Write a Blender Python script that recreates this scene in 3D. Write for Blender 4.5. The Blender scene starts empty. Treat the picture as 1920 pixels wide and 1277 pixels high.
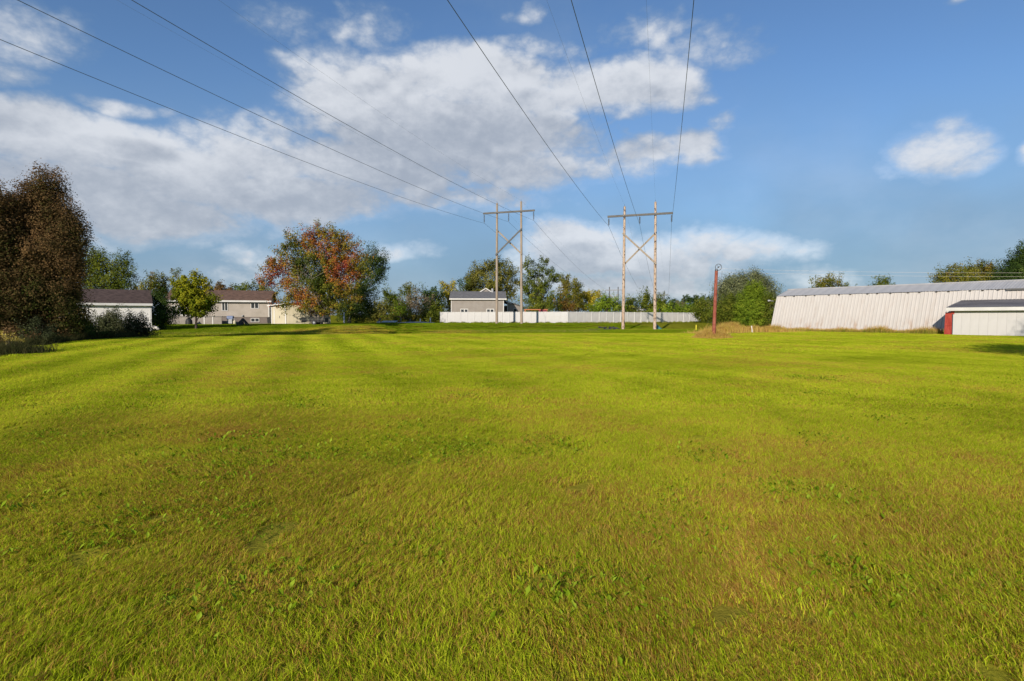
import bpy, math, random
import numpy as np
from mathutils import Vector, Matrix

random.seed(7)
rng = np.random.default_rng(11)
R = math.radians
sc = bpy.context.scene
C = sc.collection

# ------------------------------------------------------------------ camera
F = 1067.0; CX = 960.0; CY = 638.5; HZ = 595.0
CAMH = 1.6
PITCH = math.atan((CY - HZ) / F)
cam_d = bpy.data.cameras.new('camera')
cam = bpy.data.objects.new('camera', cam_d); C.objects.link(cam)
cam.location = (0, 0, CAMH)
cam.rotation_euler = (R(90) - PITCH, 0, 0)
cam_d.sensor_width = 36.0
cam_d.lens = F / 1920 * 36.0
cam_d.clip_start = 0.05
cam_d.clip_end = 8000
sc.camera = cam

# ------------------------------------------------------------------ light and exposure
SUN_EL = R(22.0)
SUN_AZ = R(180 + 23.0)                # clockwise from +Y: the sun stands behind the camera, to the left
sun_vec = Vector((math.sin(SUN_AZ) * math.cos(SUN_EL), math.cos(SUN_AZ) * math.cos(SUN_EL), math.sin(SUN_EL)))
sd = bpy.data.lights.new('sun', 'SUN'); sd.energy = 4.5; sd.angle = R(0.5); sd.color = (1.0, 0.89, 0.74)
so = bpy.data.objects.new('sun', sd); C.objects.link(so)
so.rotation_euler = sun_vec.to_track_quat('Z', 'Y').to_euler()
so.location = (-20, -40, 30)
sc.view_settings.view_transform = 'Standard'
sc.view_settings.look = 'None'
sc.view_settings.exposure = 0.4
sc.view_settings.gamma = 1.0
sc.view_settings.use_curve_mapping = False
SKY_STRENGTH = 0.099

def ray(px, py):
    u = (px - CX) / F; v = (CY - py) / F
    cp, sp = math.cos(PITCH), math.sin(PITCH)
    return Vector((u, cp + v * sp, -sp + v * cp))

def at(px, py, Y):
    d = ray(px, py)
    t = Y / d.y
    return Vector((d.x * t, Y, CAMH + d.z * t))

def gx(px, Y):
    return at(px, HZ, Y).x

def hz(py, Y, px=CX):
    return at(px, py, Y).z

# ------------------------------------------------------------------ sky
world = bpy.data.worlds.new('World'); sc.world = world
world.use_nodes = True
wt = world.node_tree; wt.nodes.clear()

class NT:
    """small helper for chaining math nodes"""
    def __init__(self, tree): self.t = tree
    def new(self, typ, **kw):
        n = self.t.nodes.new(typ)
        for k, v in kw.items(): setattr(n, k, v)
        return n
    def link(self, a, b): self.t.links.new(a, b)
    def m(self, op, a, b=None, c=None, clamp=False):
        n = self.t.nodes.new('ShaderNodeMath'); n.operation = op; n.use_clamp = clamp
        for i, x in enumerate((a, b, c)):
            if x is None: continue
            if hasattr(x, 'links'): self.link(x, n.inputs[i])
            else: n.inputs[i].default_value = x
        return n.outputs[0]
    def v(self, op, a, b=None, out=0):
        n = self.t.nodes.new('ShaderNodeVectorMath'); n.operation = op
        for i, x in enumerate((a, b)):
            if x is None: continue
            if hasattr(x, 'links'): self.link(x, n.inputs[i])
            else: n.inputs[i].default_value = x
        return n.outputs[out]
    def comb(self, x, y, z):
        n = self.t.nodes.new('ShaderNodeCombineXYZ')
        for i, q in enumerate((x, y, z)):
            if hasattr(q, 'links'): self.link(q, n.inputs[i])
            else: n.inputs[i].default_value = q
        return n.outputs[0]
    def noise(self, vec, scale, detail=6, rough=0.55, dim='3D', out='Fac', dist=0.0):
        n = self.t.nodes.new('ShaderNodeTexNoise'); n.noise_dimensions = dim
        self.link(vec, n.inputs['Vector'])
        n.inputs['Scale'].default_value = scale; n.inputs['Detail'].default_value = detail
        n.inputs['Roughness'].default_value = rough; n.inputs['Distortion'].default_value = dist
        return n.outputs[out]
    def sstep(self, x, a, b, lo=0.0, hi=1.0):
        n = self.t.nodes.new('ShaderNodeMapRange'); n.interpolation_type = 'SMOOTHSTEP'
        self.link(x, n.inputs[0])
        n.inputs[1].default_value = a; n.inputs[2].default_value = b
        n.inputs[3].default_value = lo; n.inputs[4].default_value = hi
        return n.outputs[0]
    def mixc(self, f, a, b):
        n = self.t.nodes.new('ShaderNodeMix'); n.data_type = 'RGBA'
        if hasattr(f, 'links'): self.link(f, n.inputs[0])
        else: n.inputs[0].default_value = f
        for i, x in ((6, a), (7, b)):
            if hasattr(x, 'links'): self.link(x, n.inputs[i])
            else: n.inputs[i].default_value = (*x, 1)
        return n.outputs[2]

W = NT(wt)
tc = W.new('ShaderNodeTexCoord')
D = tc.outputs['Generated']
sx = W.new('ShaderNodeSeparateXYZ'); W.link(D, sx.inputs[0])
az = W.m('ARCTAN2', sx.outputs[0], sx.outputs[1])
el = W.m('ARCSINE', sx.outputs[2])
P0 = W.comb(az, el, 0.0)
# cumulus banks, given by direction (azimuth, elevation) and half-size; weight
CLOUDS = [  # px, py, rx, ry, weight
    (700, 185, 190, 95, 1.0), (880, 165, 230, 85, 1.05), (1130, 160, 190, 62, 1.0), (850, 260, 300, 85, 1.2),
    (1260, 150, 90, 55, .8), (690, 320, 260, 70, 1.1), (980, 310, 200, 55, .9), (1010, 90, 130, 34, .5), (660, 110, 110, 30, .45),
    (120, 270, 270, 75, 1.1), (330, 330, 220, 75, 1.0), (90, 350, 240, 70, 1.15), (480, 300, 140, 70, .8),
    (560, 380, 260, 55, .95), (300, 410, 260, 55, .95), (800, 370, 260, 45, .75), (520, 250, 120, 60, .6), (270, 215, 100, 26, .7),
    (1090, 470, 130, 55, 1.0), (1070, 452, 90, 44, .95), (1270, 486, 190, 52, .95), (1400, 475, 120, 36, .7), (1150, 530, 260, 36, .9), (1010, 490, 90, 40, .6),
    (1290, 275, 75, 45, .75), (1180, 290, 90, 45, .6), (1340, 225, 50, 30, .45),
    (1765, 292, 64, 58, .66), (1805, 318, 66, 36, .52), (1690, 322, 44, 22, .3), (1925, 290, 40, 28, .6),
    (40, 60, 150, 80, .56), (30, 140, 110, 44, .5), (130, 60, 90, 60, .32),
    (530, 40, 90, 50, .22), (720, 50, 70, 60, .25), (1000, 8, 60, 26, .22),
    (1210, 50, 110, 50, .36), (1340, 70, 130, 50, .36), (1400, 80, 80, 36, .36),
    (490, 480, 80, 40, .55), (450, 515, 70, 24, .5), (1530, 525, 80, 24, .55), (770, 475, 60, 18, .35), (1800, 4, 50, 14, .3),
]
blobs = []
def azel(px, py):
    d = ray(px, py).normalized()
    return math.atan2(d.x, d.y), math.asin(d.z)
for px, py, rx, ry, w in CLOUDS:
    a, e = azel(px, py)
    a1, _ = azel(px + rx, py); a0, _ = azel(px - rx, py)
    _, e1 = azel(px, py - ry); _, e0 = azel(px, py + ry)
    blobs.append((a, e, (a1 - a0) / 2 * (1.10 if w >= .55 else .96), (e1 - e0) / 2 * (1.10 if w >= .55 else .96), w))
# the rest of the sky, outside the photograph: the same kind of broken cumulus all round
r2 = random.Random(5)
for k in range(14):
    a = r2.uniform(0.95, 5.3)
    if a > math.pi: a -= 2 * math.pi
    e = r2.uniform(0.10, 0.62)
    blobs.append((a, e, r2.uniform(.14, .30), r2.uniform(.05, .10), r2.uniform(.6, 1.0)))
for k in range(9):  # unseen overhead clouds, added to lift the ambient light
    blobs.append((r2.uniform(-2.6, 2.6), r2.uniform(.66, 1.25), r2.uniform(.18, .3), r2.uniform(.06, .12), r2.uniform(.4, .8)))

def shape(vec):
    acc = None
    for a, e, ra, re, w in blobs:
        q = W.v('MULTIPLY', W.v('SUBTRACT', vec, (a, e, 0)), (1 / ra, 1 / re, 0))
        dd = W.v('DOT_PRODUCT', q, q, out=1)
        s = W.m('MULTIPLY_ADD', dd, -w, w)
        acc = s if acc is None else W.m('MAXIMUM', acc, s)
    return W.m('MAXIMUM', acc, -0.9)
NP = W.comb(az, W.m('MULTIPLY', el, 1.5), 0.0)
warp = W.noise(NP, 4.0, 3, .5, out='Color')
warp = W.v('SUBTRACT', warp, (.5, .5, .5))
Pw = W.v('ADD', P0, W.v('MULTIPLY', warp, (.16, .09, 0)))
def puffs(vec):
    f = W.m('SUBTRACT', W.noise(vec, 5.5, 11, .64), .5)
    b1 = W.m('ABSOLUTE', W.m('MULTIPLY_ADD', W.noise(vec, 11.0, 2, .5), 2.0, -1.0))       # rounded heads with creases between
    b2 = W.m('ABSOLUTE', W.m('MULTIPLY_ADD', W.noise(vec, 27.0, 3, .55), 2.0, -1.0))
    return W.m('ADD', f, W.m('ADD', W.m('MULTIPLY_ADD', b1, .36, -.09), W.m('MULTIPLY_ADD', b2, .20, -.05)))
fbc = puffs(NP)
big = W.noise(NP, 3.0, 4, .5)
def dens(vec, fc):
    return W.m('ADD', shape(vec), W.m('MULTIPLY', fc, 1.9))
d0 = dens(Pw, fbc)
up = (0.0, 0.055, 0)
fb2 = puffs(W.v('ADD', NP, (-0.008, 0.026, 0)))
d1 = shape(W.v('ADD', Pw, W.comb(0.0, W.m('MULTIPLY_ADD', el, .19, .018), 0.0)))
alpha = W.sstep(d0, -0.30, 0.66)
veil = W.m('MULTIPLY', W.sstep(W.noise(NP, 2.2, 6, .6), .42, .74), .30)
alpha = W.m('MAXIMUM', alpha, veil)
alpha = W.m('MULTIPLY', alpha, .93)
relief = W.m('SUBTRACT', fbc, fb2)                      # light comes from above and behind the viewer
bil = W.m('SUBTRACT', W.noise(NP, 15.0, 6, .6), .5)
shade = W.sstep(W.m('ADD', W.m('SUBTRACT', d1, W.m('MULTIPLY', relief, 2.4)), W.m('MULTIPLY', bil, .8)), -0.60, 1.50)
ccol = W.mixc(shade, (.60, .615, .645), (.295, .325, .380))
ccol = W.mixc(W.sstep(big, .35, .7, 0, .15), ccol, (.37, .40, .455))
# a thin slate blue layer low in the sky, all round
lowv = W.m('MULTIPLY', W.sstep(W.m('ADD', el, W.m('MULTIPLY', W.m('SUBTRACT', big, .5), .25)), .40, .02), .86)
ccol = W.mixc(alpha, (.150, .235, .335), ccol)
alpha = W.m('MAXIMUM', alpha, lowv)
sky = W.new('ShaderNodeTexSky'); sky.sky_type = 'NISHITA'; sky.sun_disc = False
sky.sun_elevation = SUN_EL; sky.sun_rotation = SUN_AZ
sky.altitude = 100; sky.air_density = 1.0; sky.dust_density = 0.3; sky.ozone_density = 5.2
bg1 = W.new('ShaderNodeBackground'); W.link(sky.outputs[0], bg1.inputs[0]); bg1.inputs[1].default_value = SKY_STRENGTH
bg2 = W.new('ShaderNodeBackground'); W.link(ccol, bg2.inputs[0]); bg2.inputs[1].default_value = 1.0
mxs = W.new('ShaderNodeMixShader'); W.link(alpha, mxs.inputs[0]); W.link(bg1.outputs[0], mxs.inputs[1]); W.link(bg2.outputs[0], mxs.inputs[2])
wo = W.new('ShaderNodeOutputWorld'); W.link(mxs.outputs[0], wo.inputs[0])
try:
    world.cycles.sampling_method = 'MANUAL'; world.cycles.sample_map_resolution = 512
except Exception: pass

# ------------------------------------------------------------------ object helpers
def link(o, parent=None):
    C.objects.link(o)
    if parent is not None: o.parent = parent
    return o

def tag(o, label=None, cat=None, group=None, kind=None):
    if label: o['label'] = label
    if cat: o['category'] = cat
    if group: o['group'] = group
    if kind: o['kind'] = kind
    return o

def thing(name, label, cat, loc=(0, 0, 0), rotz=0.0, group=None):
    o = bpy.data.objects.new(name, None); o.empty_display_size = .3
    o.location = loc; o.rotation_euler = (0, 0, rotz)
    link(o); return tag(o, label, cat, group)

def copy_tree(o, parent=None):
    c = o.copy(); link(c)
    if parent is not None: c.parent = parent
    for ch in list(o.children): copy_tree(ch, c)
    return c

class MB:
    """collects simple shapes, then links them as ONE mesh"""
    def __init__(self): self.v = []; self.f = []; self.sm = []
    def add(self, vs, fs, smooth=False):
        b = len(self.v); self.v.extend([tuple(x) for x in vs])
        for f in fs: self.f.append(tuple(i + b for i in f)); self.sm.append(smooth)
    def box(self, x0, x1, y0, y1, z0, z1, M=None):
        vs = [(x, y, z) for z in (z0, z1) for x, y in ((x0, y0), (x1, y0), (x1, y1), (x0, y1))]
        if M is not None: vs = [M @ Vector(p) for p in vs]
        self.add(vs, [(3, 2, 1, 0), (4, 5, 6, 7), (0, 1, 5, 4), (1, 2, 6, 5), (2, 3, 7, 6), (3, 0, 4, 7)])
        return self
    def slab(self, q, t):
        """four corners of a sheet, thickened by t along its normal"""
        q = [Vector(p) for p in q]
        n = (q[1] - q[0]).cross(q[3] - q[0]).normalized() * t
        vs = q + [p + n for p in q]
        self.add(vs, [(3, 2, 1, 0), (4, 5, 6, 7), (0, 1, 5, 4), (1, 2, 6, 5), (2, 3, 7, 6), (3, 0, 4, 7)])
        return self
    def bar(self, a, b, w, h=None):
        a = Vector(a); b = Vector(b); h = h or w
        d = (b - a).normalized()
        ref = Vector((0, 0, 1)) if abs(d.z) < .95 else Vector((1, 0, 0))
        s = d.cross(ref).normalized() * w / 2; u = s.normalized().cross(d) * h / 2
        vs = [p + i * s + j * u for p in (a, b) for i, j in ((-1, -1), (1, -1), (1, 1), (-1, 1))]
        self.add(vs, [(3, 2, 1, 0), (4, 5, 6, 7), (0, 1, 5, 4), (1, 2, 6, 5), (2, 3, 7, 6), (3, 0, 4, 7)])
        return self
    def tube(self, pts, rad, sides=8, caps=True):
        pts = [Vector(p) for p in pts]
        n = len(pts)
        if not hasattr(rad, '__len__'): rad = [rad] * n
        vs = []; prev = None
        for i, p in enumerate(pts):
            d = (pts[min(i + 1, n - 1)] - pts[max(i - 1, 0)]).normalized()
            if prev is None:
                ref = Vector((1, 0, 0)) if abs(d.x) < .9 else Vector((0, 1, 0))
                s = d.cross(ref).normalized()
            else:
                s = (prev - d * prev.dot(d)).normalized()
            prev = s; t = d.cross(s)
            for k in range(sides):
                a = 2 * math.pi * k / sides
                vs.append(p + (s * math.cos(a) + t * math.sin(a)) * rad[i])
        fs = []
        for i in range(n - 1):
            for k in range(sides):
                k2 = (k + 1) % sides
                fs.append((i * sides + k, i * sides + k2, (i + 1) * sides + k2, (i + 1) * sides + k))
        self.add(vs, fs, True)
        if caps:
            self.add([vs[k] for k in range(sides)], [tuple(reversed(range(sides)))])
            self.add([vs[(n - 1) * sides + k] for k in range(sides)], [tuple(range(sides))])
        return self
    def build(self, name, mat, parent=None, loc=None):
        me = bpy.data.meshes.new(name)
        me.from_pydata(self.v, [], self.f); me.update()
        me.polygons.foreach_set('use_smooth', self.sm)
        me.materials.append(mat)
        o = bpy.data.objects.new(name, me)
        if loc is not None: o.location = loc
        return link(o, parent)

# ------------------------------------------------------------------ materials
def pbr(name, c1, c2=None, scale=4.0, rough=.75, detail=5, bump=0.0, bscale=30.0, metal=0.0, spec=.3, stretch=(1, 1, 1), lo=.35, hi=.65):
    m = bpy.data.materials.new(name); m.use_nodes = True
    t = m.node_tree; N = NT(t); b = t.nodes['Principled BSDF']
    b.inputs['Roughness'].default_value = rough; b.inputs['Metallic'].default_value = metal
    b.inputs['Specular IOR Level'].default_value = spec
    tcn = N.new('ShaderNodeTexCoord'); vec = N.v('MULTIPLY', tcn.outputs['Object'], stretch)
    if c2 is None: b.inputs['Base Color'].default_value = (*c1, 1)
    else:
        f = N.sstep(N.noise(vec, scale, detail, .6), lo, hi)
        N.link(N.mixc(f, c1, c2), b.inputs['Base Color'])
    if bump:
        bn = N.new('ShaderNodeBump'); bn.inputs['Strength'].default_value = bump; bn.inputs['Distance'].default_value = .02
        N.link(N.noise(vec, bscale, 4, .6), bn.inputs['Height']); N.link(bn.outputs[0], b.inputs['Normal'])
    return m

def siding(name, c1, c2, pitch, axis=2, depth=.5, rough=.6, scale=.8, groove=(.6, .58, .55)):
    """lapped boards too narrow to tell apart at their distance"""
    m = pbr(name, c1, c2, scale, rough)
    t = m.node_tree; N = NT(t); b = t.nodes['Principled BSDF']
    tcn = N.new('ShaderNodeTexCoord'); s = N.new('ShaderNodeSeparateXYZ'); N.link(tcn.outputs['Object'], s.inputs[0])
    fr = N.m('FRACT', N.m('DIVIDE', s.outputs[axis], pitch))
    bn = N.new('ShaderNodeBump'); bn.inputs['Strength'].default_value = depth; bn.inputs['Distance'].default_value = .03
    N.link(fr, bn.inputs['Height']); N.link(bn.outputs[0], b.inputs['Normal'])
    return m

def leafmat(name, cols, trans=.3, rough=.6, gain=1.0):
    """colours of single leaves: each leaf carries its own value"""
    m = bpy.data.materials.new(name); m.use_nodes = True
    t = m.node_tree; t.nodes.clear(); N = NT(t)
    a = N.new('ShaderNodeAttribute'); a.attribute_name = 'tint'
    r = N.new('ShaderNodeValToRGB'); N.link(a.outputs['Fac'], r.inputs[0])
    e = r.color_ramp.elements
    cols = [tuple(min(.75, q * gain) for q in c) for c in cols]
    n = len(cols)
    e[0].position = 0; e[0].color = (*cols[0], 1); e[1].position = 1; e[1].color = (*cols[-1], 1)
    for i in range(1, n - 1):
        q = e.new(i / (n - 1)); q.color = (*cols[i], 1)
    df = N.new('ShaderNodeBsdfDiffuse'); tr = N.new('ShaderNodeBsdfTranslucent')
    N.link(r.outputs[0], df.inputs[0]); N.link(r.outputs[0], tr.inputs[0])
    mx = N.new('ShaderNodeMixShader'); mx.inputs[0].default_value = trans
    N.link(df.outputs[0], mx.inputs[1]); N.link(tr.outputs[0], mx.inputs[2])
    o = N.new('ShaderNodeOutputMaterial'); N.link(mx.outputs[0], o.inputs[0])
    return m

M = {}
M['bark'] = pbr('bark', (.035, .027, .02), (.075, .058, .045), 6, .9, bump=.6, bscale=14, stretch=(1, 1, .25))
M['bark_grey'] = pbr('bark_grey', (.11, .095, .08), (.22, .20, .17), 6, .9, bump=.6, bscale=14, stretch=(1, 1, .25))
M['twig'] = pbr('twig', (.10, .075, .06), (.17, .13, .11), 3, .9)
M['pole_wood'] = pbr('pole_wood', (.37, .265, .19), (.46, .37, .295), 3, .85, bump=.3, bscale=12, stretch=(3, 3, .3))
M['pole_weathered'] = pbr('pole_weathered', (.24, .195, .15), (.33, .27, .215), 3, .85, bump=.3, bscale=12, stretch=(3, 3, .3))
def add_blotches(m, col=(.05, .03, .02)):
    t = m.node_tree; N = NT(t); b = t.nodes['Principled BSDF']
    src = b.inputs['Base Color'].links[0].from_socket
    tcn = N.new('ShaderNodeTexCoord'); vec = N.v('MULTIPLY', tcn.outputs['Object'], (2.6, 2.6, 1.1))
    f = N.sstep(N.noise(vec, 2.2, 3, .6), .555, .60)
    N.link(N.mixc(f, src, col), b.inputs['Base Color'])
add_blotches(M['pole_wood'])
M['timber_grey'] = pbr('timber_grey', (.085, .085, .085), (.13, .128, .125), 3, .85, stretch=(.4, 3, 3))
M['timber_tan'] = pbr('timber_tan', (.22, .18, .14), (.29, .245, .195), 3, .85, stretch=(1, 3, 1))
M['insulator'] = pbr('insulator', (.06, .065, .075), (.12, .12, .13), 5, .35, spec=.5)
M['steel_dark'] = pbr('steel_dark', (.09, .09, .095), (.14, .14, .15), 3, .5, metal=.6)
M['conductor'] = pbr('conductor', (.15, .155, .165), (.19, .195, .21), .5, .55, metal=.4)
M['thin_wire'] = pbr('thin_wire', (.30, .31, .32), (.40, .40, .40), .5, .5, metal=.3)
M['pale_wire'] = pbr('pale_wire', (.55, .52, .46), (.65, .6, .55), .5, .5)
M['fence_white'] = pbr('fence_white', (.43, .43, .435), (.49, .49, .49), .35, .5, lo=.3, hi=.7)
M['fence_post'] = pbr('fence_post', (.56, .56, .55), (.62, .62, .61), .5, .5)
M['fence_grey'] = pbr('fence_grey', (.52, .51, .50), (.59, .58, .57), .5, .5)
M['white_trim'] = pbr('white_trim', (.52, .515, .50), (.60, .595, .58), .7, .5)
M['glass'] = pbr('glass', (.025, .03, .035), (.05, .055, .06), .8, .08, spec=.7)
M['beige_siding'] = siding('beige_siding', (.34, .305, .265), (.39, .35, .31), .13)
M['grey_siding'] = siding('grey_siding', (.235, .212, .192), (.27, .247, .226), .14)
M['white_siding'] = siding('white_siding', (.70, .69, .68), (.78, .77, .76), .22, depth=.9)
M['cream_panel'] = siding('cream_panel', (.44, .40, .29), (.49, .45, .34), .25, axis=0)
M['tan_panel'] = siding('tan_panel', (.46, .42, .30), (.52, .47, .35), .25, axis=1)
M['block'] = pbr('block', (.15, .125, .115), (.19, .16, .145), 1.2, .9)
M['shingle_brown'] = pbr('shingle_brown', (.085, .052, .038), (.15, .090, .066), 2.2, .95, detail=8, bump=.5, bscale=9, stretch=(1, 1.5, 3))
M['shingle_dark'] = pbr('shingle_dark', (.040, .027, .024), (.085, .058, .052), 2.5, .95, detail=8, bump=.5, bscale=7, stretch=(1, 2, 3))
M['shingle_grey'] = pbr('shingle_grey', (.095, .096, .103), (.145, .146, .152), 2.2, .95, detail=8, bump=.4, bscale=9, stretch=(1, 1.5, 3))
M['barn_metal'] = pbr('barn_metal', (.43, .408, .392), (.48, .458, .442), .35, .5, detail=6, stretch=(1, 1, .6))
M['barn_roof'] = pbr('barn_roof', (.32, .325, .34), (.41, .41, .42), .6, .5, metal=.15, stretch=(1, .3, .3))
M['shed_white'] = pbr('shed_white', (.455, .448, .445), (.51, .50, .50), .5, .6)
M['shed_roof'] = pbr('shed_roof', (.09, .085, .095), (.14, .135, .145), 1.0, .6, stretch=(.4, 1, 1))
M['red_paint'] = pbr('red_paint', (.30, .035, .025), (.42, .07, .05), 3, .75, stretch=(3, 3, .5), detail=7)
M['red_rust'] = pbr('red_rust', (.20, .050, .033), (.27, .090, .062), 4, .85, detail=8, bump=.3)
M['orange_deck'] = pbr('orange_deck', (.36, .12, .05), (.45, .18, .08), 1.5, .8)
M['black_cover'] = pbr('black_cover', (.012, .012, .013), (.03, .03, .03), 3, .6, bump=.4, bscale=5)
M['blue_lid'] = pbr('blue_lid', (.10, .14, .25), (.15, .19, .30), 3, .5)
M['grey_metal'] = pbr('grey_metal', (.25, .26, .28), (.36, .37, .38), 3, .5)
M['dark_wood'] = pbr('dark_wood', (.035, .03, .026), (.09, .075, .06), 4, .9, bump=.4, bscale=10)
M['trailer_black'] = pbr('trailer_black', (.010, .011, .012), (.028, .029, .028), 2, .85)
M['trailer_mesh'] = pbr('trailer_mesh', (.025, .03, .028), (.05, .055, .05), 3, .8)
M['rubber'] = pbr('rubber', (.018, .018, .02), (.06, .06, .065), 4, .8)
M['tarp'] = pbr('tarp', (.03, .14, .13), (.06, .20, .19), 2, .5, bump=.5, bscale=4)
M['yellow_mark'] = pbr('yellow_mark', (.62, .55, .02), (.7, .6, .05), 2, .5)
M['stone'] = pbr('stone', (.34, .32, .29), (.52, .50, .47), 3, .9, bump=.5, bscale=8)
M['gravel'] = pbr('gravel', (.36, .33, .27), (.50, .46, .40), 3, .95, detail=8)
M['blue_sheet'] = pbr('blue_sheet', (.22, .28, .30), (.30, .36, .38), 2, .6)
M['panel_grey'] = siding('panel_grey', (.19, .17, .15), (.24, .215, .195), .2, axis=0)
M['cloth_maroon'] = pbr('cloth_maroon', (.16, .03, .04), (.25, .06, .07), 2, .8)

# ------------------------------------------------------------------ terrain
def sst(x, a, b):
    t = np.clip((x - a) / (b - a), 0, 1); return t * t * (3 - 2 * t)

def edge_y(X):            # where the mown field ends
    return np.interp(X, [-60, -28, -18, -8, 4, 20, 60], [40, 45.5, 52, 55, 56, 56, 56])

def terrain(X, Y):
    X = np.asarray(X, float); Y = np.asarray(Y, float)
    z = 0.05 * np.sin(X * .13 + 1.0) * np.cos(Y * .09) * sst(Y, 3, 12) * (1 - sst(Y, 40, 50))
    ys = np.interp(X, [-60, -20, -12, -6, 2, 60], [56, 58, 60, 68, 78, 79])
    ye = np.interp(X, [-60, -20, -12, -6, 2, 60], [76, 78, 80, 85, 87, 88])
    right = sst(X, 24, 34)
    ys = ys + 14 * right; ye = ye + 20 * right
    t = np.clip((Y - ys) / (ye - ys), 0, 1); rise = .62 * t * t * (3 - 2 * t)
    z = z + rise
    e = edge_y(X)
    left = 1 - sst(X, -9, 0)
    z = z - .60 * np.exp(-((Y - (e + 5.5)) / 3.4) ** 2) * left * (1 - sst(-X, 60, 80))
    z = z - .16 * np.exp(-((Y - 61) / 4.0) ** 2) * (sst(X, -9, 0)) * (1 - sst(X, 14, 30))
    # a swale running away from the field, its left side a low mound
    s = X - (-12.6 - (Y - 58) * .27)
    along = sst(Y, 55, 60) * (1 - sst(Y, 80, 93))
    z = z - .95 * np.exp(-((s - 2.4) / 2.3) ** 2) * along
    z = z + .34 * np.exp(-((s + 3.2) / 3.6) ** 2) * sst(Y, 56, 61) * (1 - sst(Y, 66, 76))
    # left verge falls away a little
    z = z - .25 * sst(-X - Y * .72, 1.0, 7.0) * (1 - sst(Y, 40, 55))
    z = z + 6 * sst(np.hypot(X, Y), 400, 1500)
    return z

def tz(X, Y): return float(terrain(X, Y))

def zones(X, Y):
    """dry (straw) and lush (deep green, uncut) grass: both belong to the plants that grow there"""
    X = np.asarray(X, float); Y = np.asarray(Y, float)
    def ell(cx, cy, rx, ry): return np.exp(-(((X - cx) / rx) ** 2 + ((Y - cy) / ry) ** 2) ** 1.5)
    dry = 1.2 * ell(-18.5, 63, 8.5, 6.0) + 1.0 * ell(-6.3, 66, 3.5, 4.5) + .55 * ell(-1, 57.5, 9, 1.2) + .6 * ell(18, 75, 9, 2.0) + .5 * ell(-30, 56, 10, 2.2)
    dry = dry + .34 * (1 - sst(Y, 4, 16)) + .12 * (1 - sst(Y, 10, 30))
    dry = dry + .6 * ell(-2.2, 5, 1.8, 1.4) + .6 * ell(-4.5, 8.5, 2.4, 1.6) + .5 * ell(-1.3, 3.4, .9, .6) + .45 * ell(.8, 3.0, .6, .5) + .45 * ell(1.7, 4.1, .8, .6) + .35 * ell(2, 4, 2.5, 1.5) + .3 * ell(3.5, 5.5, 1.4, 1.2)
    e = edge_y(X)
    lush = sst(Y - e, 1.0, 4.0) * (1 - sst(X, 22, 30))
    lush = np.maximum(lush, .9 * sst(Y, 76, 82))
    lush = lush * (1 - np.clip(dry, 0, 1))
    return np.clip(dry, 0, 1), np.clip(lush, 0, 1)

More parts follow.
